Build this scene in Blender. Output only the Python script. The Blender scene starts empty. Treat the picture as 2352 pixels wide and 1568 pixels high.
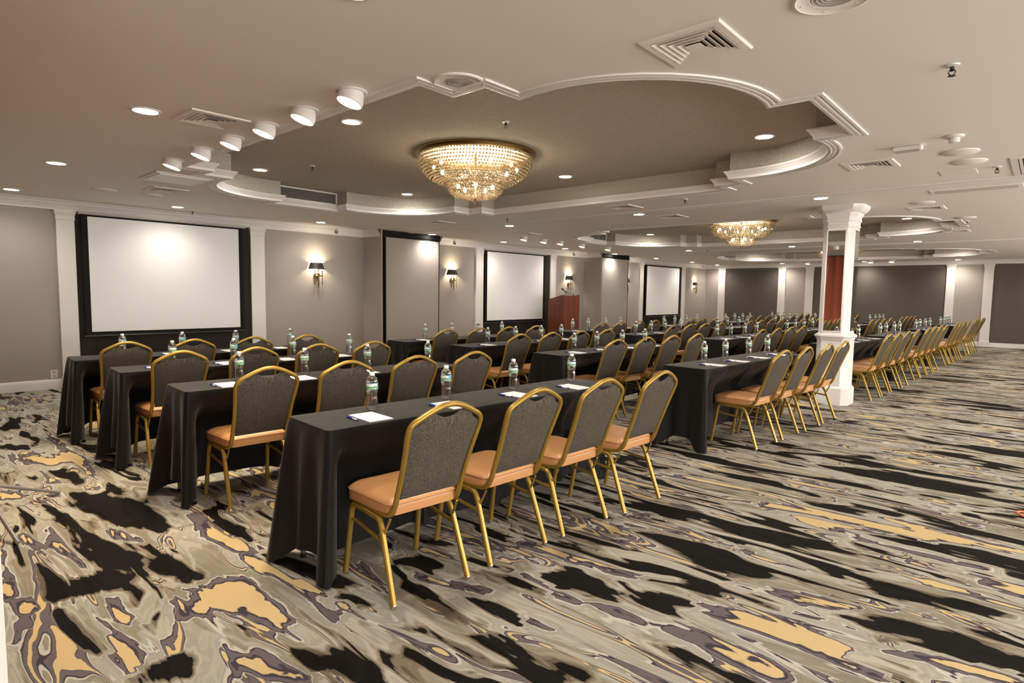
import bpy, bmesh, math, random
from mathutils import Vector, Matrix
from mathutils.geometry import tessellate_polygon
PI = math.pi
random.seed(7)
SC = bpy.context.scene
COL = SC.collection
H = 1.426            # camera height
ZC = 2.63            # ceiling
ZT = 2.89            # ceiling inside the trays
XL = -10.3           # left (screen) wall
YF = 23.04           # far wall

# ------------------------------------------------------------------ camera
def cam_axes(yaw, pitch, roll):
    cy, sy, cp, sp, cr, sr = math.cos(yaw), math.sin(yaw), math.cos(pitch), math.sin(pitch), math.cos(roll), math.sin(roll)
    f = Vector((-sy*cp, cy*cp, sp)); r = Vector((cy, sy, 0)); u = r.cross(f)
    return cr*r+sr*u, -sr*r+cr*u, f
cd = bpy.data.cameras.new('camera'); cam = bpy.data.objects.new('camera', cd); COL.objects.link(cam)
r_, u_, f_ = cam_axes(math.radians(41.969), math.radians(-4.6346), math.radians(0.7784))
M = Matrix.Identity(4)
for i in range(3):
    M[i][0], M[i][1], M[i][2] = r_[i], u_[i], -f_[i]
M[2][3] = H
cam.matrix_world = M
cd.sensor_width = 36; cd.lens = 1366.66/2352*36; cd.clip_start = .02
SC.camera = cam
# ------------------------------------------------------------------ world, exposure
w = bpy.data.worlds.new('world'); SC.world = w; w.use_nodes = True
w.node_tree.nodes['Background'].inputs[0].default_value = (1, .965, .92, 1)
w.node_tree.nodes['Background'].inputs[1].default_value = 8.0
SC.view_settings.view_transform = 'Standard'; SC.view_settings.look = 'None'
SC.view_settings.gamma = 1; SC.view_settings.use_curve_mapping = False
SC.view_settings.exposure = 0.75
cy_ = SC.cycles
cy_.use_denoising = True; cy_.use_adaptive_sampling = True; cy_.adaptive_threshold = .025
cy_.max_bounces = 8; cy_.diffuse_bounces = 5; cy_.glossy_bounces = 4; cy_.transmission_bounces = 8; cy_.transparent_max_bounces = 8
cy_.caustics_reflective = False; cy_.caustics_refractive = False
cy_.sample_clamp_indirect = 4.0
DOWN_W = 48.0        # every recessed downlight
DOWN_C = (1.0, .925, .82)
WARM_C = (1.0, .80, .56)

# ------------------------------------------------------------------ materials
def newmat(name):
    m = bpy.data.materials.new(name); m.use_nodes = True
    nt = m.node_tree; b = nt.nodes['Principled BSDF']
    return m, nt, b
def N(nt, t, **kw):
    n = nt.nodes.new(t)
    for k, v in kw.items(): setattr(n, k, v)
    return n
def L(nt, a, b): nt.links.new(a, b)
def mat(name, col, rough=.6, metal=0, spec=.5, noise=0, nscale=40, bump=0, bscale=200, sheen=0, stretch=None):
    m, nt, b = newmat(name)
    b.inputs['Base Color'].default_value = (*col, 1); b.inputs['Roughness'].default_value = rough
    b.inputs['Metallic'].default_value = metal; b.inputs['Specular IOR Level'].default_value = spec
    if sheen: b.inputs['Sheen Weight'].default_value = sheen
    tc = N(nt, 'ShaderNodeTexCoord'); src = tc.outputs['Object']
    if stretch:
        mp = N(nt, 'ShaderNodeMapping'); mp.inputs['Scale'].default_value = stretch; L(nt, src, mp.inputs[0]); src = mp.outputs[0]
    if noise:
        n = N(nt, 'ShaderNodeTexNoise'); n.inputs['Scale'].default_value = nscale; n.inputs['Detail'].default_value = 4; L(nt, src, n.inputs['Vector'])
        mx = N(nt, 'ShaderNodeMix', data_type='RGBA'); L(nt, n.outputs['Fac'], mx.inputs[0])
        mx.inputs[6].default_value = (*[c*(1-noise) for c in col], 1); mx.inputs[7].default_value = (*[min(1, c*(1+noise)) for c in col], 1)
        L(nt, mx.outputs[2], b.inputs['Base Color'])
    if bump:
        n = N(nt, 'ShaderNodeTexNoise'); n.inputs['Scale'].default_value = bscale; n.inputs['Detail'].default_value = 3; L(nt, src, n.inputs['Vector'])
        bp = N(nt, 'ShaderNodeBump'); bp.inputs['Strength'].default_value = bump; bp.inputs['Distance'].default_value = .002
        L(nt, n.outputs['Fac'], bp.inputs['Height']); L(nt, bp.outputs[0], b.inputs['Normal'])
    return m
def emat(name, col, strength):
    m, nt, b = newmat(name)
    b.inputs['Base Color'].default_value = (.8, .8, .8, 1)
    b.inputs['Emission Color'].default_value = (*col, 1); b.inputs['Emission Strength'].default_value = strength
    return m
def weave(name, c1, c2, sx, sy, sz, bump=.3, rough=.9, mid=.5, wid=.12):
    """stretched-noise woven cloth"""
    m, nt, b = newmat(name); b.inputs['Roughness'].default_value = rough; b.inputs['Specular IOR Level'].default_value = .1
    tc = N(nt, 'ShaderNodeTexCoord'); mp = N(nt, 'ShaderNodeMapping'); mp.inputs['Scale'].default_value = (sx, sy, sz)
    L(nt, tc.outputs['Object'], mp.inputs[0])
    n = N(nt, 'ShaderNodeTexNoise'); n.inputs['Scale'].default_value = 1; n.inputs['Detail'].default_value = 3; n.inputs['Roughness'].default_value = .7; L(nt, mp.outputs[0], n.inputs['Vector'])
    rp = N(nt, 'ShaderNodeValToRGB'); rp.color_ramp.elements[0].position = mid-wid; rp.color_ramp.elements[1].position = mid+wid
    rp.color_ramp.elements[0].color = (*c1, 1); rp.color_ramp.elements[1].color = (*c2, 1)
    L(nt, n.outputs['Fac'], rp.inputs[0]); L(nt, rp.outputs[0], b.inputs['Base Color'])
    bp = N(nt, 'ShaderNodeBump'); bp.inputs['Strength'].default_value = bump; bp.inputs['Distance'].default_value = .001
    L(nt, n.outputs['Fac'], bp.inputs['Height']); L(nt, bp.outputs[0], b.inputs['Normal'])
    return m
m_ceil = mat('ceiling_paint', (.80, .745, .675), .6, bump=.05, bscale=60)
m_trim = mat('white_trim_paint', (.74, .70, .66), .4)
m_wall = weave('wall_fabric', (.335, .297, .268), (.415, .368, .33), 90, 90, 260, .15)
m_tray = weave('tray_fabric', (.37, .34, .28), (.50, .46, .385), 60, 60, 60, .2)
m_traytop = weave('tray_ceiling_fabric', (.42, .375, .31), (.52, .47, .39), 30, 120, 60, .2)
m_dark = weave('dark_panel_fabric', (.030, .025, .021), (.048, .040, .034), 120, 120, 240, .2)
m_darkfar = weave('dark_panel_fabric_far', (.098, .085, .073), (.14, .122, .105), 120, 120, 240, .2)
m_black = mat('black_frame', (.007, .0065, .006), .6, spec=.15)
m_screen = mat('screen_white', (.84, .835, .83), .75)
def cloth_mat():
    m, nt, b = newmat('black_tablecloth'); b.inputs['Roughness'].default_value = .6
    b.inputs['Base Color'].default_value = (.006, .0055, .005, 1); b.inputs['Sheen Weight'].default_value = .15; b.inputs['Sheen Roughness'].default_value = .4
    b.inputs['Sheen Tint'].default_value = (.8, .75, .68, 1); b.inputs['Specular IOR Level'].default_value = .2
    tc = N(nt, 'ShaderNodeTexCoord'); n = N(nt, 'ShaderNodeTexNoise'); n.inputs['Scale'].default_value = 3.5; n.inputs['Detail'].default_value = 5; n.inputs['Distortion'].default_value = 1.2
    L(nt, tc.outputs['Object'], n.inputs['Vector']); bp = N(nt, 'ShaderNodeBump'); bp.inputs['Strength'].default_value = .35; bp.inputs['Distance'].default_value = .02
    L(nt, n.outputs['Fac'], bp.inputs['Height']); L(nt, bp.outputs[0], b.inputs['Normal'])
    return m
m_cloth = cloth_mat()
m_gold = mat('gold_metal', (.38, .235, .045), .33, metal=.55, noise=.08, nscale=25)
m_vinyl = mat('tan_vinyl', (.57, .28, .115), .33, noise=.05, nscale=8, bump=.08, bscale=150)
m_pipe = mat('tan_vinyl_seam', (.40, .19, .085), .4)
m_back = weave('charcoal_weave', (.014, .0115, .009), (.16, .135, .106), 420, 420, 26, .5, mid=.5, wid=.16)
m_brass = mat('brass', (.30, .20, .085), .3, metal=1)
m_chrome = mat('chrome', (.75, .73, .70), .12, metal=1)
m_shade = mat('black_shade', (.03, .027, .022), .5)
m_lens = emat('lamp_lens', (1, .95, .86), 30)
m_lensw = emat('warm_lens', (1, .84, .62), 26)
m_lensd = emat('dim_warm_lens', (1, .70, .38), 4)
m_bulb = emat('bulb_glow', (1, .84, .58), 25)
m_paper = mat('paper', (.88, .85, .84), .8)
m_penw = mat('pen_white', (.80, .80, .84), .3)
m_penb = mat('pen_blue', (.02, .05, .42), .3)
m_cap = mat('bottle_cap_white', (.88, .88, .88), .35)
m_grille = mat('grille', (.44, .40, .36), .6)
m_slot = mat('dark_slot', (.02, .018, .016), .8)
m_grey = mat('grey_metal', (.33, .31, .29), .4, metal=.6)
m_dkmetal = mat('dark_metal', (.05, .05, .05), .35, metal=.7)
m_orange = mat('orange_cord', (.75, .16, .04), .5)
m_mirror = mat('mirror_glass', (.80, .82, .78), .015, metal=1)
m_steel = mat('table_steel', (.12, .12, .12), .5, metal=.5)
m_ply = mat('table_top_laminate', (.18, .12, .07), .6)
def wood():
    m, nt, b = newmat('mahogany_veneer'); b.inputs['Roughness'].default_value = .38
    tc = N(nt, 'ShaderNodeTexCoord'); mp = N(nt, 'ShaderNodeMapping'); mp.inputs['Scale'].default_value = (9, 9, .7); L(nt, tc.outputs['Object'], mp.inputs[0])
    n = N(nt, 'ShaderNodeTexNoise'); n.inputs['Scale'].default_value = 2; n.inputs['Detail'].default_value = 6; n.inputs['Distortion'].default_value = .6; L(nt, mp.outputs[0], n.inputs['Vector'])
    rp = N(nt, 'ShaderNodeValToRGB'); rp.color_ramp.elements[0].position = .3; rp.color_ramp.elements[1].position = .7
    rp.color_ramp.elements[0].color = (.10, .022, .009, 1); rp.color_ramp.elements[1].color = (.20, .046, .018, 1)
    L(nt, n.outputs['Fac'], rp.inputs[0]); L(nt, rp.outputs[0], b.inputs['Base Color']); return m
m_wood = wood()
m_curtain = mat('rust_curtain_cloth', (.22, .035, .012), .8, sheen=.3)
def crystal():
    m, nt, b = newmat('crystal_bead'); out = nt.nodes['Material Output']
    tr = N(nt, 'ShaderNodeBsdfTranslucent'); tr.inputs[0].default_value = (.60, .49, .36, 1)
    gl = N(nt, 'ShaderNodeBsdfGlossy'); gl.inputs[0].default_value = (1, .95, .88, 1); gl.inputs['Roughness'].default_value = .12
    tp = N(nt, 'ShaderNodeBsdfTransparent'); tp.inputs[0].default_value = (1, .92, .78, 1)
    a = N(nt, 'ShaderNodeMixShader'); a.inputs[0].default_value = .24; L(nt, tr.outputs[0], a.inputs[1]); L(nt, tp.outputs[0], a.inputs[2])
    c = N(nt, 'ShaderNodeMixShader'); f = N(nt, 'ShaderNodeFresnel'); f.inputs[0].default_value = 1.6
    L(nt, f.outputs[0], c.inputs[0]); L(nt, a.outputs[0], c.inputs[1]); L(nt, gl.outputs[0], c.inputs[2]); L(nt, c.outputs[0], out.inputs[0]); return m
m_crystal = crystal()
def water():
    m, nt, b = newmat('bottle_plastic_and_water'); out = nt.nodes['Material Output']
    g = N(nt, 'ShaderNodeBsdfGlass'); g.inputs['IOR'].default_value = 1.36; g.inputs['Roughness'].default_value = .02; g.inputs[0].default_value = (.97, .98, .98, 1)
    t = N(nt, 'ShaderNodeBsdfTransparent'); t.inputs[0].default_value = (.93, .94, .93, 1)
    gl = N(nt, 'ShaderNodeBsdfGlossy'); gl.inputs['Roughness'].default_value = .16
    mx = N(nt, 'ShaderNodeMixShader'); mx.inputs[0].default_value = .35; L(nt, g.outputs[0], mx.inputs[1]); L(nt, t.outputs[0], mx.inputs[2])
    lw = N(nt, 'ShaderNodeLayerWeight'); lw.inputs[0].default_value = .55
    m2 = N(nt, 'ShaderNodeMixShader'); L(nt, lw.outputs['Facing'], m2.inputs[0]); L(nt, mx.outputs[0], m2.inputs[1]); L(nt, gl.outputs[0], m2.inputs[2])
    L(nt, m2.outputs[0], out.inputs[0]); return m
m_water = water()
def label():
    m, nt, b = newmat('bottle_label'); b.inputs['Roughness'].default_value = .35
    tc = N(nt, 'ShaderNodeTexCoord'); sp = N(nt, 'ShaderNodeSeparateXYZ'); L(nt, tc.outputs['Object'], sp.inputs[0])
    n = N(nt, 'ShaderNodeTexNoise'); n.inputs['Scale'].default_value = 60; n.inputs['Detail'].default_value = 2; L(nt, tc.outputs['Object'], n.inputs['Vector'])
    # height in the label, roughened, picks: green foot, trees, then white or blue sky by side
    ad = N(nt, 'ShaderNodeMath', operation='MULTIPLY_ADD'); L(nt, n.outputs['Fac'], ad.inputs[0]); ad.inputs[1].default_value = .016; L(nt, sp.outputs['Z'], ad.inputs[2])
    rp = N(nt, 'ShaderNodeValToRGB'); mr = N(nt, 'ShaderNodeMapRange'); mr.inputs[1].default_value = .114; mr.inputs[2].default_value = .160; L(nt, ad.outputs[0], mr.inputs[0]); L(nt, mr.outputs[0], rp.inputs[0])
    cr = rp.color_ramp; cr.interpolation = 'CONSTANT'
    for i, (p, c) in enumerate([(0, (.02, .12, .03)), (.22, (.30, .50, .30)), (.42, (.05, .22, .07)), (.55, (.72, .78, .72)), (.9, (.10, .25, .18))]):
        e = cr.elements[i] if i < 2 else cr.elements.new(p); e.position = p; e.color = (*c, 1)
    gt = N(nt, 'ShaderNodeMath', operation='GREATER_THAN'); L(nt, sp.outputs['Y'], gt.inputs[0]); gt.inputs[1].default_value = .006
    up = N(nt, 'ShaderNodeMath', operation='GREATER_THAN'); L(nt, ad.outputs[0], up.inputs[0]); up.inputs[1].default_value = .137
    mu = N(nt, 'ShaderNodeMath', operation='MULTIPLY'); L(nt, gt.outputs[0], mu.inputs[0]); L(nt, up.outputs[0], mu.inputs[1])
    mx = N(nt, 'ShaderNodeMix', data_type='RGBA'); L(nt, mu.outputs[0], mx.inputs[0]); L(nt, rp.outputs[0], mx.inputs[6]); mx.inputs[7].default_value = (.20, .42, .72, 1)
    L(nt, mx.outputs[2], b.inputs['Base Color']); return m
m_label = label()
def carpet():
    m, nt, b = newmat('swirl_carpet'); b.inputs['Roughness'].default_value = .95; b.inputs['Specular IOR Level'].default_value = .08
    tc = N(nt, 'ShaderNodeTexCoord'); P = tc.outputs['Object']
    def noise(src, sc, det, rough=.5, dist=0, col=False):
        n = N(nt, 'ShaderNodeTexNoise'); n.inputs['Scale'].default_value = sc; n.inputs['Detail'].default_value = det
        n.inputs['Roughness'].default_value = rough; n.inputs['Distortion'].default_value = dist; L(nt, src, n.inputs['Vector'])
        return n.outputs['Color'] if col else n.outputs['Fac']
    def mth(op, a, b_=None, c=None):
        n = N(nt, 'ShaderNodeMath', operation=op)
        for i, v in enumerate((a, b_, c)):
            if v is None: continue
            if isinstance(v, (int, float)): n.inputs[i].default_value = v
            else: L(nt, v, n.inputs[i])
        return n.outputs[0]
    mp = N(nt, 'ShaderNodeMapping'); mp.inputs['Scale'].default_value = (.30, 1.45, 1); L(nt, P, mp.inputs[0])
    wv = noise(mp.outputs[0], 1.9, 2.5, .5, 0, True)
    s1 = N(nt, 'ShaderNodeVectorMath', operation='SUBTRACT'); L(nt, wv, s1.inputs[0]); s1.inputs[1].default_value = (.5, .5, .5)
    s2 = N(nt, 'ShaderNodeVectorMath', operation='SCALE'); L(nt, s1.outputs[0], s2.inputs[0]); s2.inputs['Scale'].default_value = 1.35
    s3 = N(nt, 'ShaderNodeVectorMath', operation='ADD'); L(nt, mp.outputs[0], s3.inputs[0]); L(nt, s2.outputs[0], s3.inputs[1])
    f1 = noise(s3.outputs[0], 3.7, 3, .48, .35)
    at = N(nt, 'ShaderNodeAttribute', attribute_name='bias'); at.attribute_type = 'GEOMETRY'
    am = N(nt, 'ShaderNodeAttribute', attribute_name='amp'); am.attribute_type = 'GEOMETRY'
    edge = noise(P, 26, 2, .6)       # ragged tuft edge
    base = mth('MULTIPLY', mth('SUBTRACT', f1, .5), mth('MULTIPLY', am.outputs['Fac'], 1.75))
    v = mth('ADD', mth('ADD', base, .5), at.outputs['Fac'])
    v = mth('ADD', v, mth('MULTIPLY', mth('SUBTRACT', edge, .5), .015))
    fine = noise(P, 260, 1, .5)
    v = mth('ADD', v, mth('MULTIPLY', mth('SUBTRACT', fine, .5), .012))
    rp = N(nt, 'ShaderNodeValToRGB'); L(nt, v, rp.inputs[0]); cr = rp.color_ramp; cr.interpolation = 'LINEAR'
    gold = (.57, .42, .215); navy = (.055, .045, .06); purp = (.135, .112, .115); cream = (.49, .455, .39)
    gr = (.29, .283, .248); gr2 = (.345, .33, .28); taup = (.25, .215, .16); brn = (.15, .125, .095); blk = (.010, .009, .008)
    st = [(0, gold), (.275, gold), (.280, navy), (.300, navy), (.306, purp), (.345, purp), (.350, navy), (.360, navy), (.366, cream), (.385, cream), (.41, gr), (.47, gr2),
          (.49, (.32, .285, .22)), (.52, gr), (.555, (.39, .36, .30)), (.585, gr2), (.60, taup), (.618, taup), (.622, brn), (.640, brn), (.648, blk), (1, blk)]
    while len(cr.elements) > 1: cr.elements.remove(cr.elements[-1])
    cr.elements[0].position = 0; cr.elements[0].color = (*gold, 1)
    for p, c in st[1:]:
        e = cr.elements.new(p); e.color = (*c, 1)
    # soft second tone over the greys
    f2 = noise(s3.outputs[0], 3.2, 2, .5, .8)
    r2 = N(nt, 'ShaderNodeValToRGB'); L(nt, f2, r2.inputs[0]); c2 = r2.color_ramp
    c2.elements[0].position = .36; c2.elements[0].color = (.72, .68, .60, 1); c2.elements[1].position = .62; c2.elements[1].color = (1.16, 1.14, 1.10, 1)
    e = c2.elements.new(.455); e.color = (.82, .78, .68, 1); e = c2.elements.new(.465); e.color = (1.0, 1.0, 1.0, 1)
    mk = N(nt, 'ShaderNodeMapRange'); L(nt, v, mk.inputs[0]); mk.inputs[1].default_value = .37; mk.inputs[2].default_value = .41
    mk.inputs[3].default_value = 0; mk.inputs[4].default_value = 1
    mul = N(nt, 'ShaderNodeMix', data_type='RGBA', blend_type='MULTIPLY'); L(nt, mk.outputs[0], mul.inputs[0]); L(nt, rp.outputs[0], mul.inputs[6]); L(nt, r2.outputs[0], mul.inputs[7])
    # a net of thin outlined veins: golden or purple core, navy rims, pale halo
    f3 = noise(s3.outputs[0], 1.9, 2, .5, .5); msk = noise(mp.outputs[0], 2.3, 1, .5)
    wd = mth('MAXIMUM', mth('MULTIPLY', mth('SUBTRACT', msk, .375), .13), .0001)
    dd = mth('DIVIDE', mth('ABSOLUTE', mth('ADD', mth('SUBTRACT', f3, .5), mth('MULTIPLY', mth('SUBTRACT', edge, .5), .006))), wd)
    rv = N(nt, 'ShaderNodeValToRGB'); mrv = N(nt, 'ShaderNodeMapRange'); L(nt, dd, mrv.inputs[0]); mrv.inputs[2].default_value = 2.0; L(nt, mrv.outputs[0], rv.inputs[0]); cv = rv.color_ramp
    cv.elements[0].position = 0; cv.elements[0].color = (*gold, 1); cv.elements[1].position = .13; cv.elements[1].color = (*gold, 1)
    for p, c in ((.15, navy), (.17, purp), (.40, purp), (.43, navy), (.49, navy), (.52, cream), (.62, cream)):
        e = cv.elements.new(p); e.color = (*c, 1)
    inl = mth('MULTIPLY', mth('LESS_THAN', dd, 1.24), mth('MULTIPLY', mth('GREATER_THAN', v, .372), mth('LESS_THAN', v, .612)))
    mv = N(nt, 'ShaderNodeMix', data_type='RGBA'); L(nt, inl, mv.inputs[0]); L(nt, mul.outputs[2], mv.inputs[6]); L(nt, rv.outputs[0], mv.inputs[7]); mul = mv
    pile = noise(P, 420, 2, .6)
    pr = N(nt, 'ShaderNodeMapRange'); L(nt, pile, pr.inputs[0]); pr.inputs[1].default_value = .3; pr.inputs[2].default_value = .7; pr.inputs[3].default_value = .80; pr.inputs[4].default_value = 1.16
    m3 = N(nt, 'ShaderNodeMix', data_type='RGBA', blend_type='MULTIPLY'); m3.inputs[0].default_value = 1; L(nt, mul.outputs[2], m3.inputs[6]); L(nt, pr.outputs[0], m3.inputs[7])
    L(nt, m3.outputs[2], b.inputs['Base Color'])
    bp = N(nt, 'ShaderNodeBump'); bp.inputs['Strength'].default_value = .5; bp.inputs['Distance'].default_value = .004; L(nt, pile, bp.inputs['Height']); L(nt, bp.outputs[0], b.inputs['Normal'])
    return m
m_carpet = carpet()

# ------------------------------------------------------------------ mesh helpers
class MB:
    def __init__(s): s.v = []; s.f = []
    def add(s, vs, fs):
        o = len(s.v); s.v += [tuple(p) for p in vs]; s.f += [tuple(i+o for i in f) for f in fs]; return s
    def box(s, a, b):
        (x0, y0, z0), (x1, y1, z1) = a, b
        return s.add([(x0,y0,z0),(x1,y0,z0),(x1,y1,z0),(x0,y1,z0),(x0,y0,z1),(x1,y0,z1),(x1,y1,z1),(x0,y1,z1)],
                     [(0,3,2,1),(4,5,6,7),(0,1,5,4),(1,2,6,5),(2,3,7,6),(3,0,4,7)])
    def rbox(s, a, b, r):
        """box with chamfered vertical and horizontal edges: three stacked rings"""
        (x0, y0, z0), (x1, y1, z1) = a, b
        rings = []
        for z, i in ((z0, r), (z0+r, 0), (z1-r, 0), (z1, r)):
            X0, X1, Y0, Y1 = x0+i, x1-i, y0+i, y1-i
            rings.append([(X0+r,Y0,z),(X1-r,Y0,z),(X1,Y0+r,z),(X1,Y1-r,z),(X1-r,Y1,z),(X0+r,Y1,z),(X0,Y1-r,z),(X0,Y0+r,z)])
        return s.rings(rings)
    def rings(s, R, close=True, caps=True):
        n = len(R[0]); vs = [p for r in R for p in r]; fs = []
        for k in range(len(R)-1):
            for i in range(n if close else n-1):
                j = (i+1) % n; fs.append((k*n+i, k*n+j, (k+1)*n+j, (k+1)*n+i))
        if caps and close: fs += [tuple(range(n))[::-1], tuple(range((len(R)-1)*n, len(R)*n))]
        return s.add(vs, fs)
    def lathe(s, prof, seg=16, c=(0,0,0), axis=None, caps=True):
        R = []
        for r, z in prof:
            R.append([(c[0]+max(r,1e-4)*math.cos(2*PI*i/seg), c[1]+max(r,1e-4)*math.sin(2*PI*i/seg), c[2]+z) for i in range(seg)])
        if axis is not None:
            q = Vector((0,0,1)).rotation_difference(Vector(axis).normalized()); cc = Vector(c)
            R = [[tuple(q @ (Vector(p)-cc) + cc) for p in r] for r in R]
        return s.rings(R, True, caps)
    def sweep(s, path, a=.01, b=None, n=8, closed=False, up=(0,0,1), sq=0, caps=True):
        b = b or a; P = [Vector(p) for p in path]; m = len(P); R = []
        T = []
        for i in range(m):
            if closed: t = P[(i+1) % m]-P[i-1]
            else: t = P[min(i+1, m-1)]-P[max(i-1, 0)]
            T.append(t.normalized())
        u = Vector(up)
        side = T[0].cross(u)
        if side.length < 1e-3: side = T[0].cross(Vector((1,0,0)))
        side.normalize()
        for i in range(m):
            side = side - T[i]*side.dot(T[i]); side.normalize(); nn = side.cross(T[i])
            ring = []
            for k in range(n):
                an = 2*PI*(k+.5)/n; ca, sa = math.cos(an), math.sin(an)
                if sq: 
                    e = 1-sq*.5; ca = math.copysign(abs(ca)**e, ca); sa = math.copysign(abs(sa)**e, sa)
                ring.append(tuple(P[i]+side*(a*ca)+nn*(b*sa)))
            R.append(ring)
        if closed: R.append(R[0])
        return s.rings(R, True, caps and not closed)
    def mesh(s, name, m, smooth=None):
        me = bpy.data.meshes.new(name); me.from_pydata(s.v, [], s.f); me.update()
        bm = bmesh.new(); bm.from_mesh(me); bmesh.ops.recalc_face_normals(bm, faces=bm.faces); bm.to_mesh(me); bm.free()
        if m: me.materials.append(m)
        if smooth is not None:
            me.polygons.foreach_set('use_smooth', [True]*len(me.polygons)); me.set_sharp_from_angle(angle=math.radians(smooth))
        return me
    def build(s, name, m, parent=None, smooth=None, loc=None):
        return obj(name, s.mesh(name, m, smooth), parent, loc)
def obj(name, me, parent=None, loc=None):
    o = bpy.data.objects.new(name, me); COL.objects.link(o)
    if parent: o.parent = parent
    if loc: o.location = loc
    return o
def tag(o, label=None, cat=None, group=None, kind=None):
    for k, v in (('label', label), ('category', cat), ('group', group), ('kind', kind)):
        if v: o[k] = v
    return o
def thing(name, label, cat, loc=(0,0,0), rz=0, group=None):
    o = bpy.data.objects.new(name, None); COL.objects.link(o); o.location = loc; o.rotation_euler = (0,0,rz); o.empty_display_size = .1
    return tag(o, label, cat, group)
def struct(o): return tag(o, kind='structure')
KIDS = {}
def kids(o):
    if o.name not in KIDS: KIDS[o.name] = [c for c in COL.objects if c.parent == o]
    return KIDS[o.name]
def copy_tree(o, loc, rz, label, group=None, skip=()):
    def cp(a, par):
        c = a.copy(); COL.objects.link(c)
        if par is not None: c.parent = par
        for ch in kids(a):
            if ch.name.split('.')[0] not in skip: cp(ch, c)
        return c
    c = cp(o, None); c.location = loc; c.rotation_euler = (0,0,rz); c['label'] = label
    if group: c['group'] = group
    return c
def smooth_path(pts, r=.03, n=4):
    """round the corners of a polyline"""
    P = [Vector(p) for p in pts]; out = [P[0]]
    for i in range(1, len(P)-1):
        a, b, c = P[i-1], P[i], P[i+1]; ra = min(r, (a-b).length*.45, (c-b).length*.45)
        p0 = b+(a-b).normalized()*ra; p1 = b+(c-b).normalized()*ra
        for k in range(n+1):
            t = k/n; out.append(p0*(1-t)**2+b*2*t*(1-t)+p1*t*t)
    out.append(P[-1]); return out
def tess(polys):
    """fill a polygon with holes; returns the vertices and triangles"""
    flat = [p for q in polys for p in q]
    tri = tessellate_polygon([[Vector((p[0], p[1], 0)) for p in q] for q in polys])
    return flat, tri
def offset_loop(P, d, closed=True):
    """move a polyline sideways (to the left of its direction) with mitred corners"""
    n = len(P); out = []
    for i in range(n):
        p = Vector(P[i][:2])
        a = Vector(P[i-1][:2]) if (closed or i > 0) else None; c = Vector(P[(i+1) % n][:2]) if (closed or i < n-1) else None
        t1 = (p-a).normalized() if a is not None else None; t2 = (c-p).normalized() if c is not None else None
        if t1 is None: t1 = t2
        if t2 is None: t2 = t1
        n1 = Vector((-t1.y, t1.x)); n2 = Vector((-t2.y, t2.x)); k = 1+n1.dot(n2)
        mm = (n1+n2)/max(k, .25); out.append((p.x+mm.x*d, p.y+mm.y*d))
    return out
def moulding(mb, P, prof, closed=True):
    R = [[(x, y, z) for x, y in offset_loop(P, d, closed)] for d, z in prof]
    return mb.rings(R, closed, False)
ORD = ['first', 'second', 'third', 'fourth', 'fifth', 'sixth', 'seventh']
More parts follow.
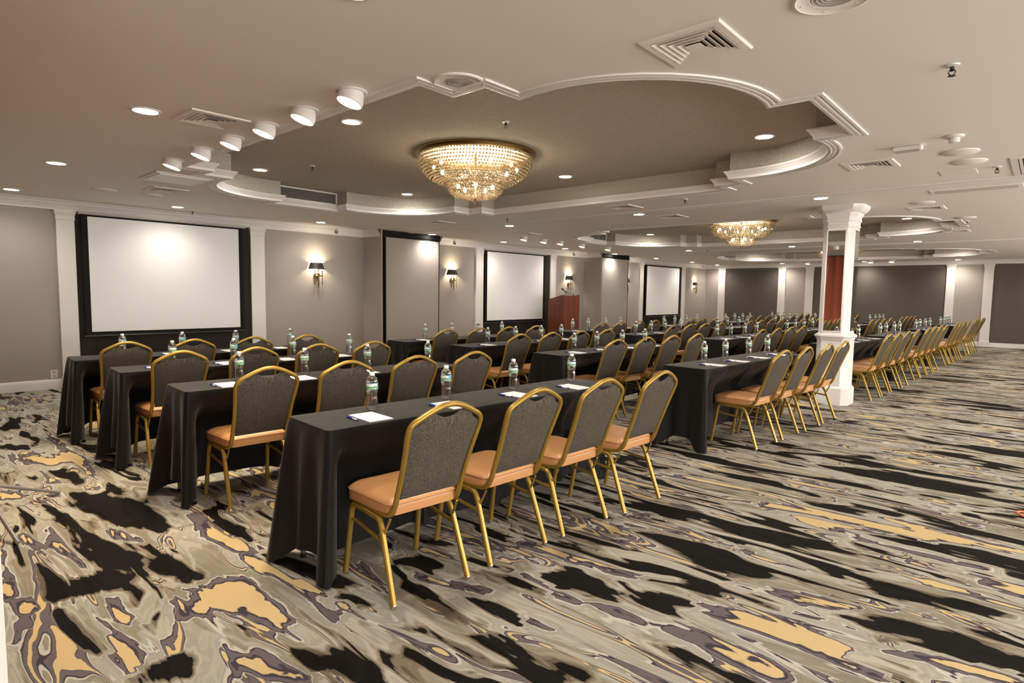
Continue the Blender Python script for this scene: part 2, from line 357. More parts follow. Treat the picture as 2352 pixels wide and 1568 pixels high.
# ================================================================== the room
# carpet: a grid that carries the strokes of the pattern (black pools, golden rivers) as two attributes
BLACK= [[(-5.596,1.008,0.032),(-5.348,1.05,0.048),(-5.063,1.061,0.034)],[(-4.909,1.002,0.046),(-4.643,1.053,0.089),(-4.299,1.113,0.129),(-4.053,1.164,0.096),(-3.856,1.174,0.031)],[(-4.88,0.886,0.013),(-4.693,0.908,0.029),(-4.516,0.941,0.025),(-4.418,0.972,0.013)],[(-4.686,0.807,0.013),(-4.498,0.834,0.025),(-4.207,0.836,0.019),(-3.934,0.833,0.039),(-3.713,0.884,0.088),(-3.428,0.937,0.051),(-3.307,0.993,0.09),(-3.082,1.057,0.059)],[(-3.805,0.578,0.016),(-3.63,0.592,0.032),(-3.332,0.595,0.076),(-3.347,0.675,0.1)],[(-3.171,0.556,0.014),(-2.993,0.552,0.035),(-2.807,0.572,0.04),(-2.688,0.596,0.025)],[(-2.384,0.695,0.066),(-2.379,0.737,0.078),(-2.294,0.761,0.029)],[(-3.938,1.453,0.013),(-3.685,1.458,0.041),(-3.429,1.453,0.045),(-3.299,1.459,0.017)],[(-3.073,1.428,0.025),(-2.817,1.48,0.063),(-2.571,1.533,0.056),(-2.391,1.589,0.02)],[(-2.383,1.454,0.013),(-2.309,1.488,0.022),(-2.21,1.503,0.019)],[(-2.233,1.73,0.013),(-2.047,1.737,0.031),(-1.87,1.738,0.049),(-1.719,1.752,0.028)],[(-1.665,1.697,0.023),(-1.507,1.711,0.028),(-1.344,1.73,0.039),(-1.237,1.753,0.043)],[(-1.9,1.862,0.015),(-1.792,1.88,0.052),(-1.701,1.885,0.041),(-1.621,1.867,0.013)],[(-2.095,2.098,0.018),(-1.958,2.116,0.046),(-1.815,2.15,0.05),(-1.726,2.16,0.039)],[(-2.447,1.925,0.041),(-2.361,1.988,0.041),(-2.278,2.007,0.017)],[(-2.104,1.135,0.033),(-1.977,1.174,0.054),(-1.83,1.214,0.046)],[(-1.8,2.297,0.031),(-1.707,2.325,0.078),(-1.57,2.356,0.053),(-1.444,2.39,0.019)],[(-1.341,2.499,0.013),(-1.233,2.51,0.047),(-1.157,2.532,0.033)],[(-1.809,3.099,0.016),(-1.666,3.133,0.061),(-1.43,3.103,0.092),(-1.23,3.049,0.101),(-1.069,3.051,0.066)],[(-1.253,2.708,0.021),(-1.116,2.728,0.057),(-1.003,2.763,0.037),(-0.84,2.782,0.023)],[(-1.507,3.634,0.049),(-1.276,3.609,0.064),(-1.074,3.615,0.072),(-0.885,3.702,0.032)],[(-2.013,3.497,0.04),(-1.81,3.572,0.086),(-1.627,3.639,0.069)],[(-0.578,2.933,0.02),(-0.464,2.954,0.084),(-0.341,2.994,0.096),(-0.191,3.005,0.111),(-0.052,3.022,0.081),(0.017,3.019,0.07)],[(-0.616,3.319,0.015),(-0.463,3.349,0.066),(-0.309,3.378,0.052),(-0.149,3.422,0.042),(-0.041,3.441,0.023)],[(-0.32,4.186,0.036),(-0.183,4.206,0.063),(-0.011,4.173,0.049)],[(-0.598,4.186,0.027),(-0.483,4.152,0.048),(-0.383,4.102,0.029)],[(-1.356,5.458,0.042),(-1.056,5.505,0.115),(-0.761,5.556,0.16),(-0.481,5.573,0.156),(-0.214,5.681,0.047)],[(-1.01,4.448,0.037),(-0.849,4.501,0.063),(-0.659,4.563,0.035)],[(-1.435,1.681,0.028),(-1.321,1.702,0.062),(-1.221,1.759,0.04)],[(-0.551,2.596,0.013),(-0.444,2.604,0.046),(-0.316,2.618,0.057)],[(-0.507,7.182,0.081),(-0.277,7.179,0.16),(-0.084,7.22,0.16)],[(-2.28,4.962,0.072),(-2.112,5.038,0.05)],[(-1.727,5.677,0.047),(-1.405,5.851,0.061),(-1.129,6.025,0.045)],[(-7.685,0.933,0.127),(-7.415,1.029,0.083),(-7.279,1.058,0.022)],[(-6.862,0.851,0.059),(-6.721,0.942,0.093),(-6.583,0.981,0.029)],[(-6.55,1.305,0.028),(-6.145,1.411,0.06),(-5.853,1.5,0.061)]]
GOLD= [[(-7.245,1.237,0.02),(-6.621,1.205,0.029),(-6.152,1.207,0.039),(-5.769,1.201,0.014)],[(-6.265,0.945,0.03),(-6.051,0.995,0.076),(-6.015,1.061,0.16)],[(-3.948,1.378,0.027),(-3.695,1.361,0.059),(-3.401,1.367,0.054),(-3.126,1.38,0.043),(-2.823,1.388,0.025),(-2.431,1.359,0.016),(-2.213,1.338,0.013)],[(-2.901,0.927,0.016),(-2.741,0.963,0.057),(-2.786,1.114,0.148),(-2.656,1.158,0.099),(-2.5,1.186,0.073),(-2.379,1.185,0.039)],[(-4.04,0.954,0.015),(-3.848,0.991,0.029),(-3.722,1.032,0.013)],[(-2.218,0.945,0.013),(-2.099,0.974,0.02),(-1.955,1.054,0.013)],[(-4.104,0.47,0.018),(-3.665,0.454,0.013),(-3.484,0.421,0.013)],[(-3.394,0.454,0.013),(-3.29,0.469,0.026)],[(-3.121,0.746,0.013),(-2.897,0.731,0.017)],[(-2.758,0.635,0.014),(-2.584,0.65,0.02),(-2.448,0.634,0.013)],[(-5.306,0.626,0.039),(-5.129,0.693,0.046)],[(-4.328,0.576,0.013),(-4.007,0.659,0.017)],[(-1.471,2.229,0.025),(-1.356,2.249,0.049),(-1.192,2.269,0.039),(-1.006,2.298,0.043),(-0.815,2.276,0.065),(-0.682,2.274,0.049)],[(-1.107,2.561,0.018),(-0.931,2.576,0.052),(-0.784,2.585,0.058),(-0.612,2.585,0.06),(-0.475,2.537,0.054),(-0.386,2.533,0.039)],[(-1.063,2.863,0.018),(-0.856,2.923,0.033),(-0.681,2.986,0.025),(-0.583,3.036,0.016)],[(-1.332,4.159,0.044),(-1.05,4.235,0.064),(-0.75,4.254,0.067),(-0.469,4.208,0.053)],[(-0.721,3.931,0.024),(-0.518,3.952,0.05),(-0.317,3.953,0.048),(-0.15,3.98,0.037)],[(-0.154,3.753,0.028),(-0.001,3.779,0.081)],[(-2.143,2.495,0.049),(-1.878,2.554,0.045),(-1.599,2.555,0.052),(-1.469,2.596,0.022)],[(-1.909,2.226,0.022),(-1.714,2.195,0.022),(-1.526,2.185,0.017)],[(-0.408,2.734,0.016),(-0.284,2.792,0.032),(-0.148,2.834,0.04),(-0.019,2.868,0.036)],[(-2.266,4.228,0.039),(-1.942,4.321,0.052),(-1.612,4.342,0.039)],[(-2.262,1.834,0.016),(-2.089,1.912,0.019),(-1.929,1.963,0.018)],[(-2.313,1.444,0.013),(-2.216,1.34,0.013),(-2.339,1.349,0.013)],[(-2.515,2.07,0.016),(-2.328,2.129,0.018)],[(-1.615,1.903,0.014),(-1.495,1.92,0.016)]]
def build_floor():
    X0, X1, Y0, Y1, d = -7.4, .9, -.2, 8.3, .03
    nx, ny = int(round((X1-X0)/d)), int(round((Y1-Y0)/d))
    vs = [(X0+i*d, Y0+j*d, 0) for j in range(ny+1) for i in range(nx+1)]
    fs = [(j*(nx+1)+i, j*(nx+1)+i+1, (j+1)*(nx+1)+i+1, (j+1)*(nx+1)+i) for j in range(ny) for i in range(nx)]
    x1, y1 = X0+nx*d, Y0+ny*d
    bias = [0.0]*len(vs); amp = [1-.25*max(0, min(1, (4.2-v[1])/1.5)) for v in vs]
    def seg(px, py, a, b):
        ax, ay, ar = a; bx, by, br = b; dx, dy = bx-ax, by-ay; l2 = dx*dx+dy*dy
        t = 0 if l2 == 0 else max(0, min(1, ((px-ax)*dx+(py-ay)*dy)/l2)); r = ar+(br-ar)*t
        return math.hypot(px-ax-dx*t, py-ay-dy*t), r
    for strokes, sign in ((BLACK, 1), (GOLD, -1)):
        for s in strokes:
            for a, b in zip(s[:-1], s[1:]) if len(s) > 1 else [(s[0], s[0])]:
                R = max(a[2], b[2])*1.6+.06
                for j in range(max(0, int((min(a[1], b[1])-R-Y0)/d)), min(ny, int((max(a[1], b[1])+R-Y0)/d)+1)+1):
                    for i in range(max(0, int((min(a[0], b[0])-R-X0)/d)), min(nx, int((max(a[0], b[0])+R-X0)/d)+1)+1):
                        k = j*(nx+1)+i; q, r = seg(X0+i*d, Y0+j*d, a, b); r = max(r, .016)
                        # +.15 at the stroke's rim (the colour boundary), more inside, fading outside
                        e = (r-q)
                        val = .155+e*1.3 if e > 0 else .155*max(0, 1+e/(.035+.5*r))
                        val = min(val, .26)
                        if abs(bias[k]) < val: bias[k] = sign*val if sign > 0 else -val*1.18
                        amp[k] = min(amp[k], 1-.70*min(1, val/.155))
    for k, v in enumerate(vs):
        f = max(0, min(1, (v[0]-X0)/.4, (x1-v[0])/.4, (y1-v[1])/.4)); bias[k] *= f; amp[k] = 1+(amp[k]-1)*f
    # general calming where strokes were drawn, so that they lead the pattern
    n0 = len(vs)
    F = 40
    # border pieces out to the walls
    O = [(-10.5, -4), (4.2, -4), (4.2, 23.3), (-10.5, 23.3)]
    vs += [(O[0][0], O[0][1], 0), (O[1][0], O[1][1], 0), (O[2][0], O[2][1], 0), (O[3][0], O[3][1], 0)]
    bias += [0]*4; amp += [1]*4
    a, b, c, e = 0, nx, ny*(nx+1)+nx, ny*(nx+1)
    fs += [tuple([n0, n0+1] + [i for i in range(nx, -1, -1)]), tuple([n0+1, n0+2] + [j*(nx+1)+nx for j in range(ny, -1, -1)]),
           tuple([n0+2, n0+3] + [ny*(nx+1)+i for i in range(0, nx+1)]), tuple([n0+3, n0] + [j*(nx+1) for j in range(0, ny+1)])]
    me = bpy.data.meshes.new('floor'); me.from_pydata(vs, [], fs); me.update()
    me.attributes.new('bias', 'FLOAT', 'POINT').data.foreach_set('value', bias)
    me.attributes.new('amp', 'FLOAT', 'POINT').data.foreach_set('value', amp)
    me.materials.append(m_carpet)
    return struct(obj('floor', me))
build_floor()

# ---- ceiling with three tray recesses
TC = [(-4.62, 4.49), (-4.62, 11.85), (-4.62, 19.2)]
def circ3(a, b, c):
    ax, ay = a; bx, by = b; cx, cy = c; d = 2*(ax*(by-cy)+bx*(cy-ay)+cx*(ay-by))
    ux = ((ax*ax+ay*ay)*(by-cy)+(bx*bx+by*by)*(cy-ay)+(cx*cx+cy*cy)*(ay-by))/d
    uy = ((ax*ax+ay*ay)*(cx-bx)+(bx*bx+by*by)*(ax-cx)+(cx*cx+cy*cy)*(bx-ax))/d
    return ux, uy
def tray_outline():
    p, q, r = (3.21, .51), (2.905, 1.426), (2.09, 1.64)
    ux, uy = circ3(p, q, r); R = math.hypot(p[0]-ux, p[1]-uy)
    a0, a1 = math.atan2(p[1]-uy, p[0]-ux), math.atan2(r[1]-uy, r[0]-ux)
    arc = [(ux+R*math.cos(a0+(a1-a0)*k/14), uy+R*math.sin(a0+(a1-a0)*k/14)) for k in range(15)]
    return [(3.46, .51)] + arc + [(2.09, 1.94), (1.815, 1.94), (1.815, 2.21)]
Q = tray_outline()
OUT = Q + [(-x, y) for x, y in Q[::-1]] + [(-x, -y) for x, y in Q] + [(x, -y) for x, y in Q[::-1]]     # counter-clockwise
# corners of the outline where the moulding is cut keep their angle
holes = [[(cx+x, cy+y) for x, y in OUT] for cx, cy in TC]
flat, tri = tess([[(-10.5, -4), (4.2, -4), (4.2, 23.3), (-10.5, 23.3)]] + holes)
mb = MB().add([(x, y, ZC) for x, y in flat], tri)
ceiling = struct(mb.build('ceiling', m_ceil))
for k, hl in enumerate(holes):
    n = len(hl)
    MB().rings([[(x, y, ZC) for x, y in hl], [(x, y, ZT) for x, y in hl]], True, False).build('tray_wall', m_tray, ceiling, 30)
    fl, tr = tess([hl]); MB().add([(x, y, ZT) for x, y in fl], tr).build('tray_ceiling', m_traytop, ceiling)
    t = MB()
    moulding(t, hl, [(.0, ZC+.076), (.046, ZC+.074), (.046, ZC+.064), (.036, ZC+.052), (.024, ZC+.034), (.013, ZC+.018), (.010, ZC-.006), (-.012, ZC-.011),
                     (-.03, ZC-.006), (-.034, ZC-.010), (-.050, ZC-.010), (-.054, ZC-.006), (-.070, ZC-.006), (-.074, ZC-.012), (-.090, ZC-.010), (-.092, ZC+.001)])
    struct(t.build('trim_%d' % (k+1), m_trim, None, 25))

# ---- walls
YP = [(6.95, 8.62), (14.60, 16.38)]       # partition pockets along the left wall
wl = MB().box((XL-.2, .05, 0), (XL, 23.3, ZC)).build('wall_left', m_wall); struct(wl)
wf = struct(MB().box((XL, YF, 0), (4.2, YF+.2, ZC)).build('wall_back', m_wall))
WY = [(-3.0, -.6), (.6, 3.4), (4.6, 7.4), (8.6, 11.4), (12.6, 15.4), (16.6, 19.4)]  # spans of added openings in the unseen right wall, for fill light
mb = MB().box((4.0, -4, 0), (4.2, YF, .55)).box((4.0, -4, 2.40), (4.2, YF, ZC)); e0 = -4
for p, q in WY: mb.box((4.0, e0, .55), (4.2, p, 2.40)); e0 = q
mb.box((4.0, e0, .55), (4.2, YF, 2.40)); struct(mb.build('wall_right', m_wall))
def glass():
    m, nt, bb = newmat('window_glass'); tp = N(nt, 'ShaderNodeBsdfTransparent'); g = N(nt, 'ShaderNodeBsdfGlossy'); g.inputs['Roughness'].default_value = .02
    mx = N(nt, 'ShaderNodeMixShader'); mx.inputs[0].default_value = .06; L(nt, tp.outputs[0], mx.inputs[1]); L(nt, g.outputs[0], mx.inputs[2]); L(nt, mx.outputs[0], nt.nodes['Material Output'].inputs[0]); return m
m_glass = glass()
for k, (p, q) in enumerate(WY):  # windows added out of view to brighten the ceiling and chair backs
    fr = MB()
    for lo, hi in (((4.03, p, .55), (4.10, q, .61)), ((4.03, p, 2.34), (4.10, q, 2.40)), ((4.03, p, .61), (4.10, p+.06, 2.34)), ((4.03, q-.06, .61), (4.10, q, 2.34)), ((4.04, (p+q)/2-.025, .61), (4.09, (p+q)/2+.025, 2.34))): fr.box(lo, hi)
    f = struct(fr.build('window_%d' % (k+1), m_trim)); MB().box((4.06, p+.06, .61), (4.066, q-.06, 2.34)).build('pane', m_glass, f)
    ld = bpy.data.lights.new('window_portal', 'AREA'); ld.shape = 'RECTANGLE'; ld.size = 1.75; ld.size_y = q-p-.1; ld.cycles.is_portal = True
    lo = bpy.data.objects.new('window_portal', ld); COL.objects.link(lo); lo.location = (4.14, (p+q)/2, 1.475); lo.rotation_euler = (0, PI/2, 0)
wn = struct(MB().box((XL, .05, 0), (-1.98, .20, ZC)).build('wall_near', m_wall))
struct(MB().box((-1.98, -4.0, 0), (4.0, -3.85, ZC)).build('wall_front', m_wall))
struct(MB().box((-2.13, -3.85, 0), (-1.98, .05, ZC)).build('wall_side', m_wall))
struct(MB().box((-1.98, .03, 0), (-1.85, .213, ZC-.002)).build('trim_4', m_trim))
# returns of the wall beside the partition pockets
for k, (a, b) in enumerate(YP):
    t = MB().box((XL, a, 0), (-9.70, a+.03, ZC-.001)).box((XL, b-.08, 0), (-9.90, b, ZC-.001))
    t.build('wall_return', m_wall, wl)
CROWN = [(0, 2.495), (.012, 2.495), (.012, 2.515), (.020, 2.520), (.030, 2.545), (.052, 2.572), (.060, 2.585), (.060, 2.597), (.072, 2.600), (.092, 2.622), (.097, 2.6295), (0, 2.6295)]
BASE = [(0, .001), (.018, .001), (.018, .105), (.012, .125), (.006, .135), (0, .140)]
def wallpath(pts, prof, name):
    t = MB(); moulding(t, pts, [(-d, z) for d, z in prof], False); return struct(t.build(name, m_trim, None, 30))
p1 = [(XL, .2), (XL, YP[0][0]), (-9.70, YP[0][0])]
p2 = [(-9.90, YP[0][1]), (XL, YP[0][1]), (XL, YP[1][0]), (-9.70, YP[1][0])]
p3 = [(-9.90, YP[1][1]), (XL, YP[1][1]), (XL, YF), (4.0, YF), (4.0, -3.85)]
for i, p in enumerate((p1, p2, p3)):
    wallpath(p, CROWN, 'trim_%d' % (i+5)); wallpath(p, BASE, ['baseboard_left', 'baseboard_middle', 'baseboard_back'][i])
# pilasters: plinth, shaft and cap. dirn 0 = on the left wall (width along y), 1 = on the far wall (width along x)
def pilaster(n, a, b, far=False):
    def R(z, g, d):
        lo, hi = a-g, b+g
        if far: return [(lo, YF, z), (hi, YF, z), (hi, YF-d, z), (lo, YF-d, z)]
        return [(XL, lo, z), (XL, hi, z), (XL+d, hi, z), (XL+d, lo, z)]
    prof = [(0, .012, .065), (.16, .012, .065), (.175, 0, .05), (2.36, 0, .05), (2.365, .008, .058), (2.38, .008, .058), (2.385, .003, .052), (2.42, .005, .056), (2.455, .016, .07), (2.494, .022, .078)]
    return struct(MB().rings([R(*p) for p in prof]).build('trim_%d' % n, m_trim))
n = 8
for a, b in ((1.955, 2.165), (4.655, 4.895), (10.08, 10.33), (12.95, 13.19), (17.78, 18.02), (20.87, 21.13)):
    pilaster(n, a, b); n += 1
for a, b in ((-9.76, -9.49), (-7.49, -7.24), (-6.55, -6.29), (-2.44, -2.22), (-1.52, -1.29), (1.3, 1.55)):
    pilaster(n, a, b, True); n += 1
# dark fabric panels set between the pilasters
for a, b in ((2.165, 4.655), (10.33, 12.95), (18.02, 20.87)):
    MB().box((XL+.001, a, .0), (XL+.018, b, 2.475)).build('dark_panel', m_dark, wl)
for a, b in ((-9.49, -7.49), (-6.29, -2.44), (-1.29, 1.3)):
    MB().box((a, YF-.018, .14), (b, YF-.001, 2.50)).build('dark_panel', m_darkfar, wf)
# ceiling tracks of the folding partitions
for k, y in enumerate((7.73, 15.47)):
    t = MB().rings([[(x, y-.075, ZC), (x, y-.075, ZC-.012), (x, y-.035, ZC-.018), (x, y-.02, ZC-.004), (x, y+.02, ZC-.004), (x, y+.035, ZC-.018), (x, y+.075, ZC-.012), (x, y+.075, ZC)] for x in (-9.78, 3.99)])
    o = struct(t.build('trim_%d' % n, m_trim)); n += 1
    MB().box((-9.78, y-.012, ZC-.0065), (3.99, y+.012, ZC-.0045)).build('track_slot', m_slot, o)
# folding partitions, folded up in their pockets
def partition(a, b, which):
    t = thing('folding_partition', 'grey fabric folding wall panels stacked with black edges, %s' % which, 'partition', (0, 0, 0), 0, 'folded partition stacks')
    for k in range(3):
        x = -9.82-.085*k
        MB().box((x-.055, a+.20-.045*k, .02), (x, b-.10, 2.50)).build('panel', m_wall, t)
        e = MB()
        e.box((x-.060, a+.165-.045*k, .01), (x+.006, a+.20-.045*k, 2.535)).box((x-.060, b-.10, .01), (x+.006, b-.084, 2.535)); e.build('edge_strip', m_black, t)
    MB().box((-10.08, a+.035, .01), (-9.712, a+.065, ZC-.004)).build('jamb_post', m_black, t)
    MB().box((-10.08, a+.105, 2.535), (-9.79, b-.084, ZC-.002)).build('top_track', m_black, t)
    MB().box((-10.08, a+.115, 2.50), (-9.812, b-.084, 2.535)).build('head_rail', m_black, t)
partition(*YP[0], 'in the nearer wall pocket'); partition(*YP[1], 'in the farther wall pocket')

# ---- the mirrored column
CX, CY = -2.125, 8.93
def octo(z, h, c): return [(CX-h+c, CY-h, z), (CX+h-c, CY-h, z), (CX+h, CY-h+c, z), (CX+h, CY+h-c, z), (CX+h-c, CY+h, z), (CX-h+c, CY+h, z), (CX-h, CY+h-c, z), (CX-h, CY-h+c, z)]
c = .075
col = MB().rings([octo(*p) for p in [(0, .225, c), (.215, .225, c), (.225, .220, c), (.24, .205, c), (.255, .200, c), (.86, .200, c), (.868, .208, c), (.89, .210, c), (.905, .228, c), (.925, .228, c), (.935, .215, c), (.95, .196, c), (.965, .190, c),
    (2.345, .190, c), (2.35, .198, c), (2.375, .200, c), (2.38, .192, c), (2.42, .196, c), (2.425, .206, c), (2.45, .208, c), (2.455, .202, c), (2.485, .206, c), (2.51, .222, .08), (2.53, .226, .08), (2.545, .250, .09), (2.585, .278, .10), (2.60, .284, .10), (2.63, .288, .10)]]).build('trim_%d' % n, m_trim, None, 30); n += 1
struct(col)
MB().box((CX-.112, CY-.1935, .985), (CX+.095, CY-.190, 2.305)).build('mirror', m_mirror, col)
MB().box((CX+.190, CY-.105, .985), (CX+.1935, CY+.105, 2.305)).build('mirror', m_mirror, col)
MB().box((CX-.1935, CY-.105, .985), (CX-.190, CY+.105, 2.305)).build('mirror', m_mirror, col)
for a, b in (((CX-.125, CY-.198, .965), (CX-.112, CY-.190, 2.32)), ((CX+.095, CY-.198, .965), (CX+.108, CY-.190, 2.32)), ((CX-.112, CY-.198, .965), (CX+.095, CY-.190, .985)), ((CX-.112, CY-.198, 2.305), (CX+.095, CY-.190, 2.32))):
    MB().box(a, b).build('mirror_frame', m_trim, col)
# ---- rust curtain on the near wall (seen in the column's mirror)
def curtain():
    t = thing('curtain', 'long rust-brown pleated curtain on the near wall, seen in the column mirror', 'curtain', (-4.45, .26, 0))
    R = []
    for z, k in ((.03, 1.15), (.8, 1), (1.8, .8), (2.3, .7), (2.49, .8)):
        top = [(-1.6+3.2*i/160, .035+k*.032*math.sin(i*.62+.5*math.sin(i*.11)), z) for i in range(161)]
        R.append(top)
    MB().rings(R, False).build('cloth', m_curtain, t, 60)
    MB().sweep([(-1.65, .03, 2.50), (1.65, .03, 2.50)], .014).build('rod', m_dkmetal, t, 60)
    MB().sweep([(.10, .10, 2.25), (.02, .12, .95)], .008).build('draw_wand', m_brass, t, 60)
curtain()
# ---- power outlet
t = thing('wall_outlet', 'small white power outlet low on the left wall above the baseboard', 'outlet', (XL, 1.86, .21))
MB().rbox((0, -.04, -.06), (.008, .04, .06), .002).build('cover_plate', m_trim, t)
for z in (-.028, .028):
    MB().box((.008, -.018, z-.017), (.0095, .018, z+.017)).build('socket', m_grille, t)

# ================================================================== projection screens
def screen(y0, y1, z0, z1, lab):
    t = thing('projection_screen', lab, 'screen', (XL+.085, 0, 0), 0, 'pull-down projection screens on the left wall')
    g = MB(); g.v = []; 
    MB().box((0, y0, z0), (.004, y1, z1)).build('white_surface', m_screen, t)
    for a, b in (((-.001, y0-.075, z0-.05), (.005, y0, 2.46)), ((-.001, y1, z0-.05), (.005, y1+.075, 2.46)), ((-.001, y0, z1), (.005, y1, 2.46)), ((-.001, y0, z0-.05), (.005, y1, z0))):
        MB().box(a, b).build('black_border', m_black, t)
    MB().sweep([(.002, y0-.09, z0-.062), (.002, y1+.09, z0-.062)], .016, n=10).build('weight_bar', m_dkmetal, t, 50)
    MB().rbox((-.06, y0-.11, 2.455), (.045, y1+.11, 2.495), .006).build('housing', m_grille, t)
screen(2.31, 4.43, .79, 2.43, 'large white projection screen on the left wall, nearest the camera')
screen(10.42, 12.58, .75, 2.43, 'white projection screen behind the wooden lectern, second bay')
screen(18.17, 20.55, .74, 2.41, 'smallest-looking white projection screen, left wall near the far corner')

# ================================================================== wall sconces
SCN = [(5.90, 'between the nearest screen and the folded panels'), (9.32, 'just past the nearer folded partition'), (13.82, 'above the wooden lectern'), (16.95, 'half hidden behind the farther folded partition'), (21.98, 'nearest the far corner')]
def make_sconce():
    t = thing('wall_sconce', 'x', 'wall lamp', (XL, 0, 0), 0, 'black-shaded wall sconces on the left wall')
    MB().lathe([(.045, 0), (.052, .006), (.052, .018), (.03, .026)], 16, (0, 0, 1.70), (1, 0, 0)).build('wall_plate', m_brass, t, 40)
    MB().sweep(smooth_path([(.02, 0, 1.70), (.10, 0, 1.70), (.10, 0, 1.74)], .03), .009).build('arm', m_brass, t, 60)
    MB().sweep([(.085+.03*math.cos(a), .085*math.sin(a), 1.705) for a in [PI*2*i/20 for i in range(20)]], .007, .012, closed=True).build('ring', m_brass, t, 60)
    for yy in (-.075, .075):
        MB().lathe([(.001, -.17), (.010, -.15), (.008, -.13), (.012, -.12), (.007, -.10), (.007, .07), (.012, .08), (.009, .10), (.001, .12)], 10, (.10, yy, 1.70)).build('rod', m_brass, t, 50)
    MB().lathe([(.001, -.24), (.008, -.21), (.018, -.12), (.020, -.06), (.012, -.02), (.022, .0), (.026, .03), (.014, .05)], 12, (.10, 0, 1.70)).build('finial', m_brass, t, 50)
    MB().lathe([(.013, .05), (.013, .14)], 10, (.10, 0, 1.70)).build('candle_tube', m_trim, t, 50)
    MB().lathe([(.001, .14), (.014, .16), (.017, .18), (.010, .21), (.001, .23)], 12, (.10, 0, 1.70)).build('bulb', m_bulb, t, 60)
    # half-round tapering shade with a real thickness
    R = []
    for r, z in ((.118, 1.945), (.163, 1.825), (.160, 1.825), (.115, 1.945)):
        R.append([(.012+.80*r*math.sin(PI*i/18), -r*math.cos(PI*i/18), z) for i in range(19)])
    MB().rings(R+[R[0]], False).build('lamp_shade', m_shade, t, 50)
    ld = bpy.data.lights.new('sconce_light', 'POINT'); ld.energy = 26; ld.color = (1, .84, .60); ld.shadow_soft_size = .02
    lo = bpy.data.objects.new('sconce_light', ld); COL.objects.link(lo); lo.parent = t; lo.location = (.10, 0, 1.90)
    return t
s0 = make_sconce()
for i, (y, wd) in enumerate(SCN):
    lb = 'brass wall sconce with black shade, ' + wd
    if i == 0: s0.location.y = y; s0['label'] = lb
    else: copy_tree(s0, (XL, y, 0), 0, lb)

# ================================================================== ceiling fittings
def spot(parent, loc, W, c, ang=150, blend=1.0, rot=None, size=.06):
    ld = bpy.data.lights.new('lamp_light', 'SPOT'); ld.energy = W; ld.color = c; ld.spot_size = math.radians(ang); ld.spot_blend = blend; ld.shadow_soft_size = size
    o = bpy.data.objects.new('lamp_light', ld); COL.objects.link(o); o.parent = parent; o.location = loc
    if rot: o.rotation_euler = rot
    return o
def make_down():
    t = thing('recessed_downlight', 'x', 'ceiling light', (0, 0, 0))
    MB().lathe([(.074, -.003), (.078, -.007), (.094, -.005), (.097, .002), (.074, .002)], 24, caps=False).build('trim_ring', m_trim, t, 50)
    MB().lathe([(.001, -.0035), (.0745, -.0035), (.0745, .001), (.001, .001)], 24, caps=False).build('lens', m_lens, t, 50)
    spot(t, (0, 0, -.03), DOWN_W, DOWN_C)
    return t
d0 = make_down(); used = []
def down(x, y, z, lab, grp=None):
    if not used: d0.location = (x, y, z); d0['label'] = lab; used.append(1); o = d0
    else: o = copy_tree(d0, (x, y, z), 0, lab)
    if grp: o['group'] = grp
    return o
XN = [(-9.68, 'first from the left wall'), (-7.27, 'second from the left wall'), (-4.65, 'third from the left wall'), (-2.15, 'fourth from the left wall'), (.35, 'fifth from the left wall'), (2.8, 'sixth from the left wall')]
for y, nm in ((1.41, 'nearest ceiling row'), (7.97, 'row at the first ceiling track'), (15.12, 'row at the second ceiling track'), (22.62, 'row before the far wall')):
    for x, xn in XN: down(x, y+(.25 if x < -9 and y > 7 and y < 8 else .14 if x < -9 and y > 15 and y < 16 else 0), ZC, 'lit recessed downlight, %s, %s' % (xn, nm), 'recessed downlights in the flat ceiling')
for i, (y, nm) in enumerate(((3.31, 'above the nearest screen'), (5.64, 'beside the nearest sconce'), (10.4, 'before the second screen'), (12.8, 'at the far end of the second screen'), (17.75, 'before the third screen'), (20.4, 'at the far end of the third screen'))):
    o = down(-9.66, y, ZC, 'lit recessed downlight by the left wall, %s' % nm, 'recessed downlights in the flat ceiling')
    for k in COL.objects:
        if k.parent == o and k.type == 'LIGHT': k.data = k.data.copy(); k.data.energy = DOWN_W*.6
for y, nm in ((4.5, 'nearest'), (11.8, 'middle'), (19, 'farthest')):
    down(1.4, y, ZC, 'lit recessed downlight over the open carpet aisle, %s' % nm, 'recessed downlights in the flat ceiling')
for k, (cx, cy) in enumerate(TC):
    for ix, xs in enumerate(('left', 'middle', 'right')):
        for iy, ys in enumerate(('near', 'far')):
            x = cx+(-2.66, 0.02, 2.58)[ix]; y = cy+((-1.05, 1.2), (-1.50, 1.58), (-1.2, 1.2))[ix][iy]
            down(x, y, ZT, 'lit downlight in the %s ceiling tray, %s %s position' % (('nearest', 'middle', 'farthest')[k], ys, xs), 'recessed downlights in the trays')
spot(None, (0, 0, 0), 0, (1, 1, 1)) if False else None
for o in list(COL.objects):     # the lamp in the near left corner is weaker
    if o.parent and o.type == 'LIGHT' and o.parent.location.x < -9.6 and o.parent.location.y < 2: o.data = o.data.copy(); o.data.energy = DOWN_W*.45
